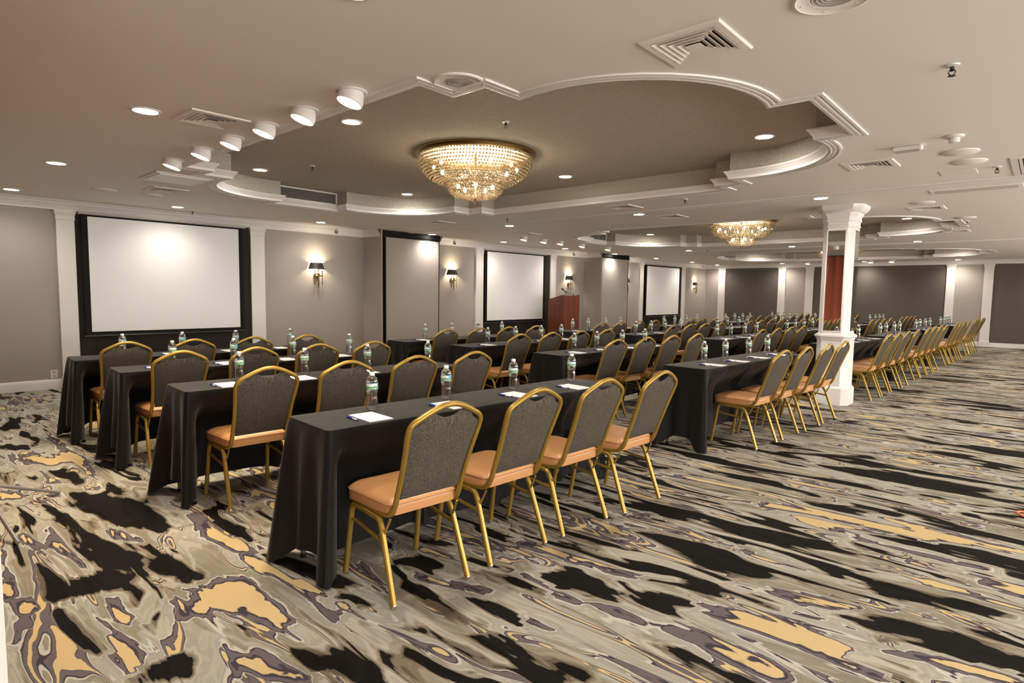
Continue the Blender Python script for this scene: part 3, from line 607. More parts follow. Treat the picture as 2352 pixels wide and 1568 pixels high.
# swivelling spot lamps
def make_eyeball(name, lensm, tilt, W):
    t = thing(name, 'x', 'spotlight', (0, 0, 0))
    ax = tuple(Vector((-.10, -math.sin(tilt), -math.cos(tilt))).normalized())
    MB().lathe([(.088, 0), (.090, -.006), (.082, -.012), (.070, -.012), (.070, 0)], 24, caps=False).build('ceiling_ring', m_trim, t, 50)
    MB().lathe([(.060, -.03), (.074, .02), (.080, .05), (.080, .075), (.074, .078), (.070, .070)], 22, (0, 0, 0), ax, caps=False).build('housing', m_trim, t, 50)
    MB().lathe([(.001, .066), (.074, .066), (.074, .060), (.001, .060)], 22, (0, 0, 0), ax, caps=False).build('lens', lensm, t, 50)
    if W: spot(t, tuple(Vector(ax)*.10), W, (1, .82, .55), 80, .8, tuple(Vector((0, 0, -1)).rotation_difference(Vector(ax)).to_euler()), .05)
    return t
e0 = make_eyeball('swivel_spotlight', m_lensw, .30, 45)
for i, x in enumerate((-3.21, -3.77, -4.33, -4.90, -5.50, -6.18)):
    lb = 'white swivel spotlight along the nearest tray edge, %s from the right' % ORD[i]
    if i == 0: e0.location = (x, 2.10, ZC); e0['label'] = lb; e0['group'] = 'row of swivel spotlights by the nearest tray'
    else: copy_tree(e0, (x, 2.10, ZC), 0, lb)
e1 = make_eyeball('swivel_spotlight', m_lensd, .25, 8)
FAR = [(-8.43, 9.72, 'left of the middle tray, nearest'), (-8.46, 10.43, 'left of the middle tray, second'), (-8.43, 11.0, 'left of the middle tray, third'), (-8.46, 11.9, 'left of the middle tray, fourth'), (-8.49, 13.08, 'tilted, left of the middle tray, last'),
       (-6.22, 22.0, 'before the far wall, leftmost'), (-4.34, 22.0, 'before the far wall, middle'), (-3.76, 22.0, 'before the far wall, rightmost')]
for i, (x, y, wd) in enumerate(FAR):
    lb = 'dim warm swivel spotlight %s' % wd
    if i == 0: e1.location = (x, y, ZC); e1['label'] = lb; e1['group'] = 'dim swivel spotlights farther in'
    else: copy_tree(e1, (x, y, ZC), 0, lb)
# silver wall-washer spots by the crown moulding
def make_washer():
    t = thing('wall_washer_spot', 'x', 'spotlight', (0, 0, 0), 0, 'small silver spots along the left crown moulding')
    MB().lathe([(.05, 0), (.05, -.008), (.02, -.012)], 16, caps=True).build('ceiling_plate', m_trim, t, 50)
    MB().lathe([(.009, 0), (.009, -.06)], 8).build('stem', m_trim, t, 50)
    MB().lathe([(.02, -.05), (.038, -.03), (.042, .0), (.042, .03), (.036, .034)], 16, (0, 0, -.085), (.55, -.55, -.62), caps=False).build('head', m_trim, t, 50)
    MB().lathe([(.036, .030), (.020, .018), (.001, .012)], 16, (0, 0, -.085), (.55, -.55, -.62), caps=False).build('reflector', m_chrome, t, 50)
    return t
w0 = make_washer()
for i, (y, wd) in enumerate(((6.22, 'nearest the camera'), (9.22, 'just past the nearer folded partition'), (13.78, 'above the lectern sconce'), (16.75, 'just past the farther folded partition'), (22.3, 'in the far corner'))):
    lb = 'small silver adjustable spot under the ceiling, ' + wd
    if i == 0: w0.location = (-10.08, y, ZC); w0['label'] = lb
    else: copy_tree(w0, (-10.08, y, ZC), 0, lb)
# air diffusers: square frame, nested sloping louvres, dark throat
def make_vent():
    t = thing('air_diffuser', 'x', 'vent', (0, 0, 0), 0, 'square ceiling air diffusers')
    def sq(h, z): return [(-h, -h, z), (h, -h, z), (h, h, z), (-h, h, z)]
    MB().rings([sq(.200, 0), sq(.200, -.005), (sq(.194, -.010)), sq(.160, -.010), sq(.158, .0)], True, False).build('frame', m_ceil, t)
    MB().add(sq(.165, -.0012), [(0, 1, 2, 3)]).build('throat', m_slot, t)
    MB().box((-.15, -.155, -.0045), (.15, -.125, -.0035)).add([(-.15, -.125, -.004), (.15, -.125, -.004), (.05, -.035, -.004), (-.05, -.035, -.004)], [(0, 1, 2, 3)]).build('deflector', m_ceil, t)
    for h in (.158, .128, .098, .068):
        g = MB(); 
        g.rings([sq(h, -.0105), sq(h-.002, -.0115), sq(h-.025, -.0022), sq(h-.024, -.0018)], True, False); g.build('slat', m_ceil, t)
    MB().rings([sq(.040, -.0115), sq(.038, -.012)]).build('centre_plate', m_ceil, t)
    return t
v0 = make_vent()
VENTS = [(-1.345, 2.79, 'largest-looking, right of the nearest tray corner'), (-4.53, 1.79, 'beside the nearest spotlights, upper left'), (-1.28, 6.25, 'right beyond the nearest tray arc'), (-1.29, 9.65, 'right of the column capital'), (-8.13, 2.66, 'left beside the white access panel'),
         (-4.44, 7.19, 'between the nearest tray and first track'), (-4.39, 8.48, 'just past the first track, middle'), (-7.94, 6.9, 'beyond the left arc of the nearest tray'), (-1.31, 13.14, 'right beyond the middle tray arc'), (-7.95, 9.3, 'past the first track, left side'), (-8.0, 16.9, 'past the second track, left side')]
for i, (x, y, wd) in enumerate(VENTS):
    lb = 'square ceiling air diffuser, ' + wd
    if i == 0: v0.location = (x, y, ZC); v0['label'] = lb
    else: copy_tree(v0, (x, y, ZC), 0, lb)
t = thing('linear_vent', 'long slotted ceiling vent at the right edge of the picture', 'vent', (-.13, 7.15, ZC))
MB().rings([[(-.2, -.48, 0), (.2, -.48, 0), (.2, .48, 0), (-.2, .48, 0)], [(-.2, -.48, -.008), (.2, -.48, -.008), (.2, .48, -.008), (-.2, .48, -.008)], [(-.15, -.43, -.008), (.15, -.43, -.008), (.15, .43, -.008), (-.15, .43, -.008)], [(-.15, -.43, 0), (.15, -.43, 0), (.15, .43, 0), (-.15, .43, 0)]], True, False).build('frame', m_trim, t)
MB().box((-.15, -.43, -.002), (.15, .43, -.001)).build('throat', m_slot, t)
for k in range(7):
    x = -.132+.044*k; MB().box((x-.011, -.43, -.008), (x+.011, .43, -.003)).build('slat', m_trim, t)
# side grille in the left wall of the nearest trays
for k, (cx, cy) in enumerate(TC):
    t = thing('side_grille', 'white louvred air grille in the left side of the %s ceiling tray' % ('nearest', 'middle', 'farthest')[k], 'vent', (cx-3.46, cy, 0), 0, 'long grilles in the tray sides')
    z0, z1, h = ZC+.077, ZT-.006, .50
    g = MB()
    for a, b in (((.0, -h, z0), (.014, h, z0+.018)), ((.0, -h, z1-.018), (.014, h, z1)), ((.0, -h, z0+.018), (.014, -h+.025, z1-.018)), ((.0, h-.025, z0+.018), (.014, h, z1-.018))): g.box(a, b)
    g.build('frame', m_trim, t)
    MB().box((.001, -h+.025, z0+.018), (.003, h-.025, z1-.018)).build('throat', m_slot, t)
    for q in range(8):
        z = z0+.026+q*.0175; MB().rings([[(.003, s*(h-.025), z+.005), (.013, s*(h-.025), z), (.013, s*(h-.025), z+.003), (.003, s*(h-.025), z+.008)] for s in (-1, 1)]).build('slat', m_grille, t)
# flat access panel, round speaker grilles and cover plates
t = thing('ceiling_access_panel', 'bright white rectangular ceiling panel left of the nearest tray', 'panel', (-7.20, 2.46, ZC))
MB().box((-.30, -.285, -.012), (.30, .285, 0)).build('frame', m_trim, t)
MB().box((-.26, -.245, -.020), (.26, .245, -.012)).build('lay_in_sheet', mat('white_sheet', (.86, .84, .81), .35, noise=.06, nscale=5), t)
def speaker(x, y, r, lab):
    t = thing('ceiling_speaker', lab, 'speaker', (x, y, ZC), 0, 'round ceiling speakers')
    MB().lathe([(r, 0), (r-.004, -.008), (r-.014, -.011), (r-.02, -.007), (r*.56, -.007), (r*.55, -.005)], 40, caps=False).build('rim_plate', m_ceil, t, 40)
    g = MB()
    for k in range(5):
        q = r*.55*(k+1)/5; g.lathe([(q-.010, -.0055), (q-.006, -.0075), (q-.002, -.0055)], 32, caps=False)
    g.lathe([(.001, -.0050), (r*.56, -.0050)], 32, caps=False); g.build('grille', m_grille, t, 40)
    for a in range(6): MB().lathe([(.004, -.0075), (.003, -.0095), (.001, -.0095)], 8, (.78*r*math.cos(a*PI/3), .78*r*math.sin(a*PI/3), 0)).build('screw', m_trim, t, 60)
speaker(-2.60, 2.405, .155, 'round ceiling speaker by the nearest corner of the near tray')
speaker(-.72, 2.70, .155, 'round ceiling speaker cut off by the top edge, right side')
def plate(x, y, r, lab):
    o = MB().lathe([(r, 0), (r, -.006), (r-.006, -.010), (.001, -.010)], 32, (0, 0, 0), caps=False).build('ceiling_cover_plate', m_ceil, None, 40, (x, y, ZC)); tag(o, lab, 'cover plate', 'round blank plates on the ceiling')
for x, y, lb in ((-.62, 6.15, 'round blank ceiling plate, upper one of the right pair'), (-.60, 6.62, 'round blank ceiling plate, lower one of the right pair'), (-1.26, 9.08, 'round blank ceiling plate above the vent right of the column'),
                 (-8.76, 2.17, 'round blank ceiling plate at far left above the nearest screen'), (-8.73, 2.69, 'round blank ceiling plate under the left square diffuser'), (-1.0, 11.1, 'round blank ceiling plate right of the middle tray')):
    plate(x, y, .13, lb)
t = thing('smoke_detector', 'small white round smoke detector on the right of the ceiling', 'smoke detector', (-.60, 5.53, ZC))
MB().lathe([(.06, 0), (.06, -.012), (.052, -.016)], 24).build('base', m_trim, t, 40)
MB().lathe([(.032, -.016), (.036, -.03), (.034, -.048), (.025, -.052), (.001, -.052)], 24, caps=False).build('sensor_head', m_trim, t, 40)
t = thing('emergency_light', 'small white rectangular emergency light right of the nearest tray', 'lamp', (-.915, 5.69, ZC))
MB().rbox((-.10, -.045, -.034), (.10, .045, 0), .008).build('housing', m_trim, t); MB().rbox((-.085, -.034, -.040), (.085, .034, -.034), .002).build('lens_cover', m_grille, t)
t = thing('air_slot', 'long flat slot vent just past the first ceiling track, right side', 'vent', (-.68, 8.3, ZC))
MB().box((-.40, -.15, -.008), (.40, .15, 0)).build('frame', m_ceil, t)
for k in range(4): MB().box((-.36, -.115+.06*k, -.0095), (.36, -.085+.06*k, -.008)).build('slat', m_grille, t)
t = thing('access_hatch', 'flat square ceiling hatch near the right edge', 'hatch', (-.72, 7.12, ZC)); MB().rbox((-.14, -.14, -.006), (.14, .14, 0), .003).build('lid', m_ceil, t)
def make_sprinkler():
    t = thing('sprinkler_head', 'x', 'sprinkler', (0, 0, 0), 0, 'pendant sprinkler heads')
    MB().lathe([(.034, 0), (.032, -.006), (.014, -.010)], 16).build('escutcheon', m_trim, t, 50)
    MB().lathe([(.010, -.008), (.010, -.024), (.013, -.026), (.006, -.032)], 12).build('nozzle', m_dkmetal, t, 50)
    for s in (-1, 1): MB().sweep([(s*.010, 0, -.026), (s*.016, 0, -.038), (s*.004, 0, -.052)], .0028, n=6).build('arm', m_dkmetal, t, 50)
    MB().lathe([(.004, -.050), (.018, -.054), (.018, -.056), (.001, -.056)], 12).build('deflector', m_dkmetal, t, 50)
    return t
k0 = make_sprinkler()
SP = [(-.45, 3.87, ZC, 'right side, nearest the camera'), (-.43, 7.04, ZC, 'right edge before the first track'), (-3.47, 7.06, ZC, 'middle, before the first track'), (-9.95, 3.62, ZC, 'beside the left crown moulding'), (-6.54, 7.12, ZC, 'beyond the far side of the nearest tray'),
      (-6.56, 3.73, ZT, 'in the nearest tray, left'), (-3.56, 3.84, ZT, 'in the nearest tray, by the chandelier'), (-1.02, 11.6, ZC, 'right of the middle tray'), (-6.72, 15.05, ZC, 'at the second track'), (-10.0, 14.4, ZC, 'by the farther folded partition'), (-9.9, 22.7, ZC, 'in the far corner'), (-5.3, 22.3, ZC, 'before the far wall')]
for i, (x, y, z, wd) in enumerate(SP):
    lb = 'pendant sprinkler head, ' + wd
    if i == 0: k0.location = (x, y, z); k0['label'] = lb
    else: copy_tree(k0, (x, y, z), 0, lb)

# ================================================================== chandeliers
def make_chandelier():
    t = thing('chandelier', 'x', 'chandelier', (0, 0, 0), 0, 'crystal bead chandeliers in the trays')
    MB().lathe([(.64, 0), (.645, -.006), (.635, -.012), (.60, -.014), (.595, 0)], 64, caps=False).build('ceiling_plate', m_brass, t, 40)
    MB().lathe([(.597, -.010), (.602, -.030), (.598, -.046), (.588, -.046), (.588, -.010)], 64, caps=False).build('rim', m_brass, t, 40)
    MB().lathe([(.30, -.268), (.305, -.276), (.298, -.284), (.292, -.276)], 48, caps=False).build('lower_rim', m_brass, t, 40)
    MB().lathe([(.012, 0), (.012, -.45), (.02, -.46), (.001, -.47)], 10).build('stem', m_brass, t, 40)
    ico_v, ico_f = [], []
    bm = bmesh.new(); bmesh.ops.create_icosphere(bm, subdivisions=1, radius=1); ico_v = [v.co.copy() for v in bm.verts]; ico_f = [tuple(v.index for v in f.verts) for f in bm.faces]; bm.free()
    def beads(prof, pitch, r):
        g = MB(); pts = []
        # walk down the profile at even spacing
        ln = [0]
        for a, b in zip(prof[:-1], prof[1:]): ln.append(ln[-1]+math.hypot(a[0]-b[0], a[1]-b[1]))
        k = int(ln[-1]/pitch)
        for q in range(k+1):
            s = ln[-1]*q/k; i = max(j for j in range(len(prof)-1) if ln[j] <= s+1e-9); f = (s-ln[i])/(ln[i+1]-ln[i])
            R = prof[i][0]+(prof[i+1][0]-prof[i][0])*f; z = prof[i][1]+(prof[i+1][1]-prof[i][1])*f
            m = max(8, int(2*PI*R/pitch))
            for j in range(m):
                a = 2*PI*j/m; rr = r*random.uniform(.86, 1.06)
                g.add([(R*math.cos(a)+v.x*rr, R*math.sin(a)+v.y*rr, z+v.z*rr) for v in ico_v], ico_f)
        return g
    o = beads([(.597, -.052), (.60, -.085), (.590, -.13), (.567, -.18), (.53, -.225), (.475, -.27), (.40, -.305), (.30, -.325), (.22, -.33)], .0320, .0135).build('upper_bowl', m_crystal, t, 180); tag(o, kind='stuff')
    o = beads([(.297, -.272), (.300, -.32), (.292, -.365), (.268, -.405), (.225, -.44), (.15, -.458), (.03, -.462)], .0275, .0120).build('lower_bowl', m_crystal, t, 180); tag(o, kind='stuff')
    for a in range(3): MB().lathe([(.001, -.455), (.006, -.475), (.009, -.50), (.001, -.525)], 8, (.045*math.cos(a*2.1+.4), .045*math.sin(a*2.1+.4), 0)).build('crystal_drop', m_crystal, t, 60)
    MB().lathe([(.001, -.46), (.014, -.47), (.006, -.485), (.001, -.49)], 10).build('finial', m_brass, t, 60)
    bl = MB().lathe([(.001, -.026), (.013, -.018), (.018, 0), (.013, .018), (.001, .026)], 12).mesh('bulb', m_bulb, 60)
    for k in range(10):
        a = 2*PI*k/10+.2; obj('bulb', bl, t, (.44*math.cos(a), .44*math.sin(a), -.15))
    for k in range(5):
        a = 2*PI*k/5+.5; obj('bulb', bl, t, (.19*math.cos(a), .19*math.sin(a), -.35))
    for x, y, z, W in [(.26*math.cos(a), .26*math.sin(a), -.19, 5.0) for a in (.2, 1.46, 2.7, 3.97, 5.23)] + [(0, 0, -.36, 5)]:
        ld = bpy.data.lights.new('chandelier_light', 'POINT'); ld.energy = W; ld.color = WARM_C; ld.shadow_soft_size = .03
        lo = bpy.data.objects.new('chandelier_light', ld); COL.objects.link(lo); lo.parent = t; lo.location = (x, y, z)
    return t
c0 = make_chandelier()
for i, (cx, cy) in enumerate(TC):
    lb = ('largest glowing crystal bead chandelier in the nearest ceiling tray', 'glowing crystal bead chandelier in the middle ceiling tray', 'crystal bead chandelier in the farthest tray, mostly hidden by the column')[i]
    loc = (cx+.0, cy+.03, ZT)
    if i == 0: c0.location = loc; c0['label'] = lb
    else: copy_tree(c0, loc, 0, lb)

# ================================================================== lectern and microphone
t = thing('lectern', 'tall reddish mahogany lectern with sloping top beside the second screen', 'lectern', (-9.47, 12.55, 0))
def side(y):
    P = [(-.25, 0), (.25, 0), (.25, 1.375), (.242, 1.40), (.225, 1.405), (-.235, 1.285), (-.25, 1.27)]
    return [(x, y, z) for x, z in P]
for s in (-1, 1): MB().rings([side(s*.345), side(s*.32)]).build('side_panel', m_wood, t)
MB().box((.225, -.32, .03), (.248, .32, 1.385)).build('front_panel', m_wood, t)
MB().add([(-.24, -.32, 1.255), (.225, -.32, 1.375), (.225, .32, 1.375), (-.24, .32, 1.255), (-.24, -.32, 1.235), (.225, -.32, 1.355), (.225, .32, 1.355), (-.24, .32, 1.235)], [(0,1,2,3),(7,6,5,4),(0,4,5,1),(1,5,6,2),(2,6,7,3),(3,7,4,0)]).build('reading_shelf', m_wood, t)
MB().box((-.23, -.32, .75), (.225, .32, .77)).build('shelf', m_wood, t)
t = thing('microphone', 'black gooseneck microphone standing on top of the lectern', 'microphone', (-9.30, 12.75, 1.392))
MB().lathe([(.02, -.02), (.02, .0), (.012, .006)], 12).build('base', m_dkmetal, t, 50)
MB().sweep(smooth_path([(0, 0, 0), (0, -.01, .035), (-.02, -.12, .04), (-.06, -.26, .10), (-.07, -.30, .115)], .03), .005).build('gooseneck', m_dkmetal, t, 60)
MB().sweep([(-.06, -.24, .05), (-.09, -.36, .15)], .012).build('handle', m_dkmetal, t, 60)
MB().lathe([(.012, 0), (.021, .012), (.022, .04), (.014, .052), (.001, .055)], 12, (-.09, -.355, .145), (-.25, -.8, .6)).build('mic_head', m_black, t, 50)

# grey stand leg that reaches into the picture at the lower left; orange cord at the right edge
t = thing('tripod_stand', 'grey metal tripod leg tip on the carpet at the left picture edge', 'stand', (-4.75, .47, 0))
for a, q in ((8, .60), (120, .5), (235, .24)):
    a = math.radians(a); MB().sweep([(.02*math.cos(a), .02*math.sin(a), .22), (q*math.cos(a), q*math.sin(a), .012)], .011).build('leg', m_grey, t, 60)
MB().sweep([(0, 0, .10), (0, 0, 1.1)], .013).build('pole', m_grey, t, 60)
pts = [(-.06, 5.20, .008), (-.075, 5.15, .012), (-.05, 5.10, .010), (.0, 5.09, .008), (.2, 5.2, .008), (.5, 5.15, .008), (1.2, 5.5, .008)]
o = MB().sweep(smooth_path([(.35, 5.32, .008), (.05, 5.27, .008)]+pts, .05), .007).build('extension_cord', m_orange, None, 60); tag(o, 'orange extension cord loop on the carpet at the right edge', 'cord')
# ================================================================== banquet chair (local +x is its back)
def make_chair():
    t = thing('banquet_chair', 'x', 'chair', (0, 0, 0), 0, 'banquet chairs at the draped tables')
    # seat cushion: rounded plan, wider in front, lofted to a crowned top
    def plan(inset, z, n=6):
        P = []
        x0, x1, wf, wr = -.235+inset, .175-inset, .213-inset, .195-inset
        for cx, cy, rr, a0 in ((x1, wr, .045, 0), (x0, wf, .075, 90), (x0, -wf, .075, 180), (x1, -wr, .045, 270)):
            r = max(.012, rr-inset*.5); sx = 1 if cx > 0 else -1; sy = 1 if cy > 0 else -1
            for k in range(n+1):
                a = math.radians(a0+90*k/n); P.append((cx-sx*r+r*math.cos(a), cy-sy*r+r*math.sin(a), z))
        # the front edge bows forward a little
        return [(x-(.018*(1-(y/.21)**2) if x < -.1 else 0), y, z) for x, y, z in P]
    MB().rings([plan(.014, .400), plan(.003, .404), plan(0, .420), plan(0, .440), plan(.001, .452), plan(.010, .463), plan(.028, .473), plan(.060, .480), plan(.11, .485), plan(.16, .486)]).build('seat', m_vinyl, t, 50)
    st = [o for o in kids_now(t) if o.name.startswith('seat')][0]
    MB().sweep([(x, y, z) for x, y, z in plan(-.001, .4525)], .0028, n=5, closed=True).build('piping', m_pipe, st, 60)
    # back frame: one bent oval tube, with the runs under the seat
    def uz(z): # how far back the frame stands at height z
        T = [(.40, .135), (.44, .185), (.56, .232), (.70, .285), (.84, .338), (.94, .372)]
        for (a, b), (c, d) in zip(T[:-1], T[1:]):
            if z <= c: return b+(d-b)*(z-a)/(c-a)
        return T[-1][1]
    half = [(-.205, .188, .397), (.10, .186, .397), (.165, .184, .408), (.196, .182, .455), (uz(.52), .180, .52), (uz(.60), .181, .60), (uz(.70), .188, .70), (uz(.79), .198, .79), (uz(.835), .199, .835), (uz(.862), .182, .862), (uz(.888), .135, .888), (uz(.912), .085, .912), (uz(.928), .04, .928)]
    path = [(x, -y, z) for x, y, z in half] + [(uz(.932), 0, .932)] + half[::-1]
    bf = MB().sweep(smooth_path(path, .035, 3), .0140, .0125, n=8, up=(1, 0, 0), sq=.3).build('back_frame', m_gold, t, 60)
    # backrest cushion with the scooped hand hold
    g = MB(); nv, nz = 14, 12
    def wid(z):
        T = [(.485, .160), (.55, .163), (.62, .166), (.70, .173), (.79, .184), (.835, .184), (.86, .165), (.885, .120), (.905, .08)]
        for (a, b), (c, d) in zip(T[:-1], T[1:]):
            if z <= c: return b+(d-b)*(z-a)/(c-a)
        return T[-1][1]
    def topz(s): # top edge of the cushion across the width
        y = abs(s)*.184; e = .905-.42*max(0, y-.07)-max(0, (y-.135))*.55
        if y < .088: e = min(e, .862+.038*(y/.088)**2)
        return e
    rows = []
    for face in (1, -1):
        for k in range(nz+1):
            row = []
            for i in range(nv+1):
                s = -1+2*i/nv; zt = topz(s); z = .485+(zt-.485)*k/nz; y = s*min(wid(z), .184)
                if k == nz: y = s*.184 if abs(s) < .8 else s*wid(min(zt, .9))
                f = (1-abs(s)**6)**.5 if abs(s) < 1 else 0; q = 2*k/nz-1; h = (1-abs(q)**8)**.5 if abs(q) < 1 else 0
                th = .006+.013*f*h
                row.append((uz(z)-.004+face*th, y, z))
            rows.append(row)
    n1 = (nz+1); V = [p for r in rows for p in r]; F = []; W = nv+1
    for face in (0, 1):
        o = face*n1*W
        for k in range(nz):
            for i in range(nv): F.append((o+k*W+i, o+k*W+i+1, o+(k+1)*W+i+1, o+(k+1)*W+i))
    o = n1*W
    for i in range(nv): F += [(i, i+1, o+i+1, o+i), (nz*W+i, nz*W+i+1, o+nz*W+i+1, o+nz*W+i)]
    for k in range(nz): F += [(k*W, (k+1)*W, o+(k+1)*W, o+k*W), (k*W+nv, (k+1)*W+nv, o+(k+1)*W+nv, o+k*W+nv)]
    br = g.add(V, F).build('backrest', m_back, t, 50)
    MB().sweep([(uz(topz(s))-.004, s*.184, topz(s)+.001) for s in [-.46+.92*i/12 for i in range(13)]], .006, n=6).build('hand_hold_welt', m_back, br, 60)
    # leg pairs: a bent square tube on each side, halves split at the top
    for sy in (-1, 1):
        y = .197*sy
        fr = smooth_path([(-.225, sy*.212, .012), (-.172, y*1.02, .345), (-.160, y, .382), (-.03, y, .378)], .05, 5)
        re = smooth_path([(.232, sy*.212, .012), (.112, y*1.02, .335), (.085, y, .372), (-.03, y, .378)], .05, 5)
        for pth, fx in ((fr, -.225), (re, .232)):
            lg = MB().sweep(pth, .0132, .0132, n=8, up=(0, 1, 0), sq=.7).build('leg', m_gold, t, 40)
            MB().lathe([(.011, .002), (.013, .004), (.013, .020), (.009, .024)], 10, (fx, sy*.212, 0)).build('foot_glide', m_chrome, lg, 50)
        MB().sweep([(-.178, y*1.01, .305), (.128, y*1.01, .272)], .0085, .0085, n=8, up=(0, 1, 0), sq=.7).build('stretcher', m_gold, t, 40)
    g = MB()
    for x in (-.17, .08): g.sweep([(x, -.19, .388), (x, .19, .388)], .009, n=6)
    for sy in (-1, 1): g.sweep([(.122, sy*.198, .300), (.168, sy*.190, .392)], .0065, n=6)
    g.build('seat_frame', m_gold, t, 60)
    return t
def kids_now(t): return [o for o in COL.objects if o.parent == t]
ch0 = make_chair()

# ================================================================== table, cloth
TW = .44
def make_table(Lt):
    t = thing('folding_table', 'x', 'table', (0, 0, 0), 0, 'folding tables under the black cloths')
    MB().rbox((-TW+.012, .012, .728), (-.012, Lt-.012, .756), .004).build('table_top', m_ply, t)
    for y, xs in ((.045, (-TW+.05, -.05)), (Lt-.045, (-TW+.015, -TW+.05))):
        for x in xs:
            lg = MB().sweep([(x, y, .022), (x, y, .728)], .012, n=8).build('leg', m_steel, t, 50)
            MB().lathe([(.013, 0), (.016, .003), (.016, .018), (.011, .024)], 10, (x, y, 0)).build('foot', m_black, lg, 50)
        MB().sweep([(xs[0], y, .20), (xs[1], y, .20)], .009, n=6).build('brace', m_steel, t, 50)
    return t
def cloth_mesh(Lt, tuck, seed, chairs):
    rnd = random.Random(seed); r = .022; step = .028
    # perimeter with outward normals: front (x=0), far end, back, near end
    P = []
    def side(a, b, nrm):
        n = max(2, int(math.hypot(b[0]-a[0], b[1]-a[1])/step))
        for k in range(n): P.append((a[0]+(b[0]-a[0])*k/n, a[1]+(b[1]-a[1])*k/n, nrm[0], nrm[1]))
    def arc(c, a0):
        for k in range(8):
            a = math.radians(a0+90*k/8); P.append((c[0]+r*math.cos(a), c[1]+r*math.sin(a), math.cos(a), math.sin(a)))
    side((0, r), (0, Lt-r), (1, 0)); arc((-r, Lt-r), 0); side((-r, Lt), (-TW+r, Lt), (0, 1)); arc((-TW+r, Lt-r), 90)
    side((-TW, Lt-r), (-TW, r), (-1, 0)); arc((-TW+r, r), 180); side((-TW+r, 0), (-r, 0), (0, -1)); arc((-r, r), 270)
    corners = [(0, 0), (0, Lt), (-TW, Lt), (-TW, 0)]
    ph = [rnd.uniform(0, 6) for _ in range(8)]; am = [rnd.uniform(.8, 1.2) for _ in range(8)]; am[0] *= .25; am[1] *= .35
    Z = [.766, .7655, .763, .757, .745, .72, .68, .62, .55, .48, .40, .32, .24, .16, .08, 0]
    n = len(P); V = []; K = len(Z)
    # arc length
    S = [0]
    for a, b in zip(P[:-1], P[1:]): S.append(S[-1]+math.hypot(a[0]-b[0], a[1]-b[1]))
    cor = []
    for q, c in enumerate(corners): cor.append(min(range(n), key=lambda i: math.hypot(P[i][0]-c[0], P[i][1]-c[1])))
    tot = S[-1]+step
    for k, z in enumerate(Z):
        for i, (x, y, nx, ny) in enumerate(P):
            if k == 0: V.append((x-nx*.012, y-ny*.012, .7665)); continue
            if k == 1: V.append((x-nx*.006, y-ny*.006, .7660)); continue
            d = max(0, (.757-z)/.757)
            # nearest corner along the edge
            ds = [(min(abs(S[i]-S[c]), tot-abs(S[i]-S[c])), q) for q, c in enumerate(cor)]; dd, q = min(ds)
            wc = math.exp(-(dd/.055)**2); wt = math.exp(-((dd-.13)/.05)**2); w2 = math.exp(-((dd-.22)/.05)**2)
            end = abs(ny) > .7
            hem = .115 if not end else .13
            hem += .012*math.sin(S[i]*5+ph[0]); hem = hem*(1-.92*math.exp(-(dd/.10)**2)); zz = .757-(.757-hem)*d
            if k <= 3: zz = z
            out = .004+(.035*d if end else .022*d)+wc*.10*am[q]*d**.8-wt*.035*d*am[q+4]+w2*.030*d*am[q]
            out += d*(.011*math.sin(S[i]*13+ph[1])+.008*math.sin(S[i]*23+ph[2]+d*2))
            px, py = x+nx*out, y+ny*out
            if wc > .02 and not end: py += (1 if y > Lt/2 else -1)*wc*.03*d
            if nx > .7:      # chair side: the cloth is pushed in under the table where the chairs stand
                e = min(1, max(0, (y-.03)/.08))*(1 if chairs[-1]+.24 > Lt else min(1, max(0, (Lt-.02-y)/.06))); e = e*e*(3-2*e)
                m = min(1, max(0, (.745-zz)/.235)); m = m*m*(3-2*m)
                near = max([math.exp(-(max(0, abs(y-c)-.23)/.06)**2) for c in chairs] or [0])
                px -= e*m*(tuck+.022*d+.004)*(.45+.55*near)
                if e*near > .9: px = min(px, -(tuck+.004)*m)
            elif chairs[-1]+.24 > Lt and y > Lt-.03:      # the last chair reaches past the end of the table
                m = min(1, max(0, (.745-zz)/.235)); m = m*m*(3-2*m); px = min(px, -(tuck+.004)*m)
            V.append((px, py, max(zz, .006)))
    F = []
    for k in range(K-1):
        for i in range(n):
            j = (i+1) % n; F.append((k*n+i, k*n+j, (k+1)*n+j, (k+1)*n+i))
    F.append(tuple(range(n))[::-1])
    m = MB().add(V, F).mesh('tablecloth', m_cloth, 60)
    return m

# ================================================================== bottle, notepad, pen
def make_bottle():
    t = thing('water_bottle', 'x', 'bottle', (0, 0, 0), 0, 'water bottles on the tables')
    pr = [(.001, .004), (.020, .003), (.027, .000), (.031, .006), (.0322, .014), (.0305, .020), (.0325, .026), (.0305, .032), (.0325, .038), (.0303, .044), (.0322, .050), (.0300, .056), (.0315, .062), (.0292, .068), (.0298, .075), (.0280, .083), (.0295, .090), (.0318, .100),
          (.0325, .108), (.0318, .112), (.0318, .150), (.0326, .154), (.0322, .162), (.029, .172), (.0225, .182), (.0150, .189), (.0122, .192), (.0122, .196), (.001, .196)]
    MB().lathe(pr, 20).build('bottle_body', m_water, t, 50)
    MB().lathe([(.0322, .1125), (.0330, .113), (.0330, .1495), (.0322, .150)], 24, caps=False).build('label', m_label, t, 50)
    MB().lathe([(.0148, .191), (.0150, .193), (.0150, .2065), (.0140, .2085), (.001, .2088)], 16, caps=False).build('cap', m_cap, t, 50)
    return t
bt0 = make_bottle()
def make_pad():
    t = thing('notepad', 'x', 'notepad', (0, 0, 0), 0, 'white notepads on the tables')
    MB().box((-.107, -.069, 0), (.107, .069, .0045)).build('sheets', m_paper, t)
    MB().box((-.107, -.0695, 0), (-.099, .0695, .0052)).build('glued_edge', m_paper, t)
    return t
pd0 = make_pad()
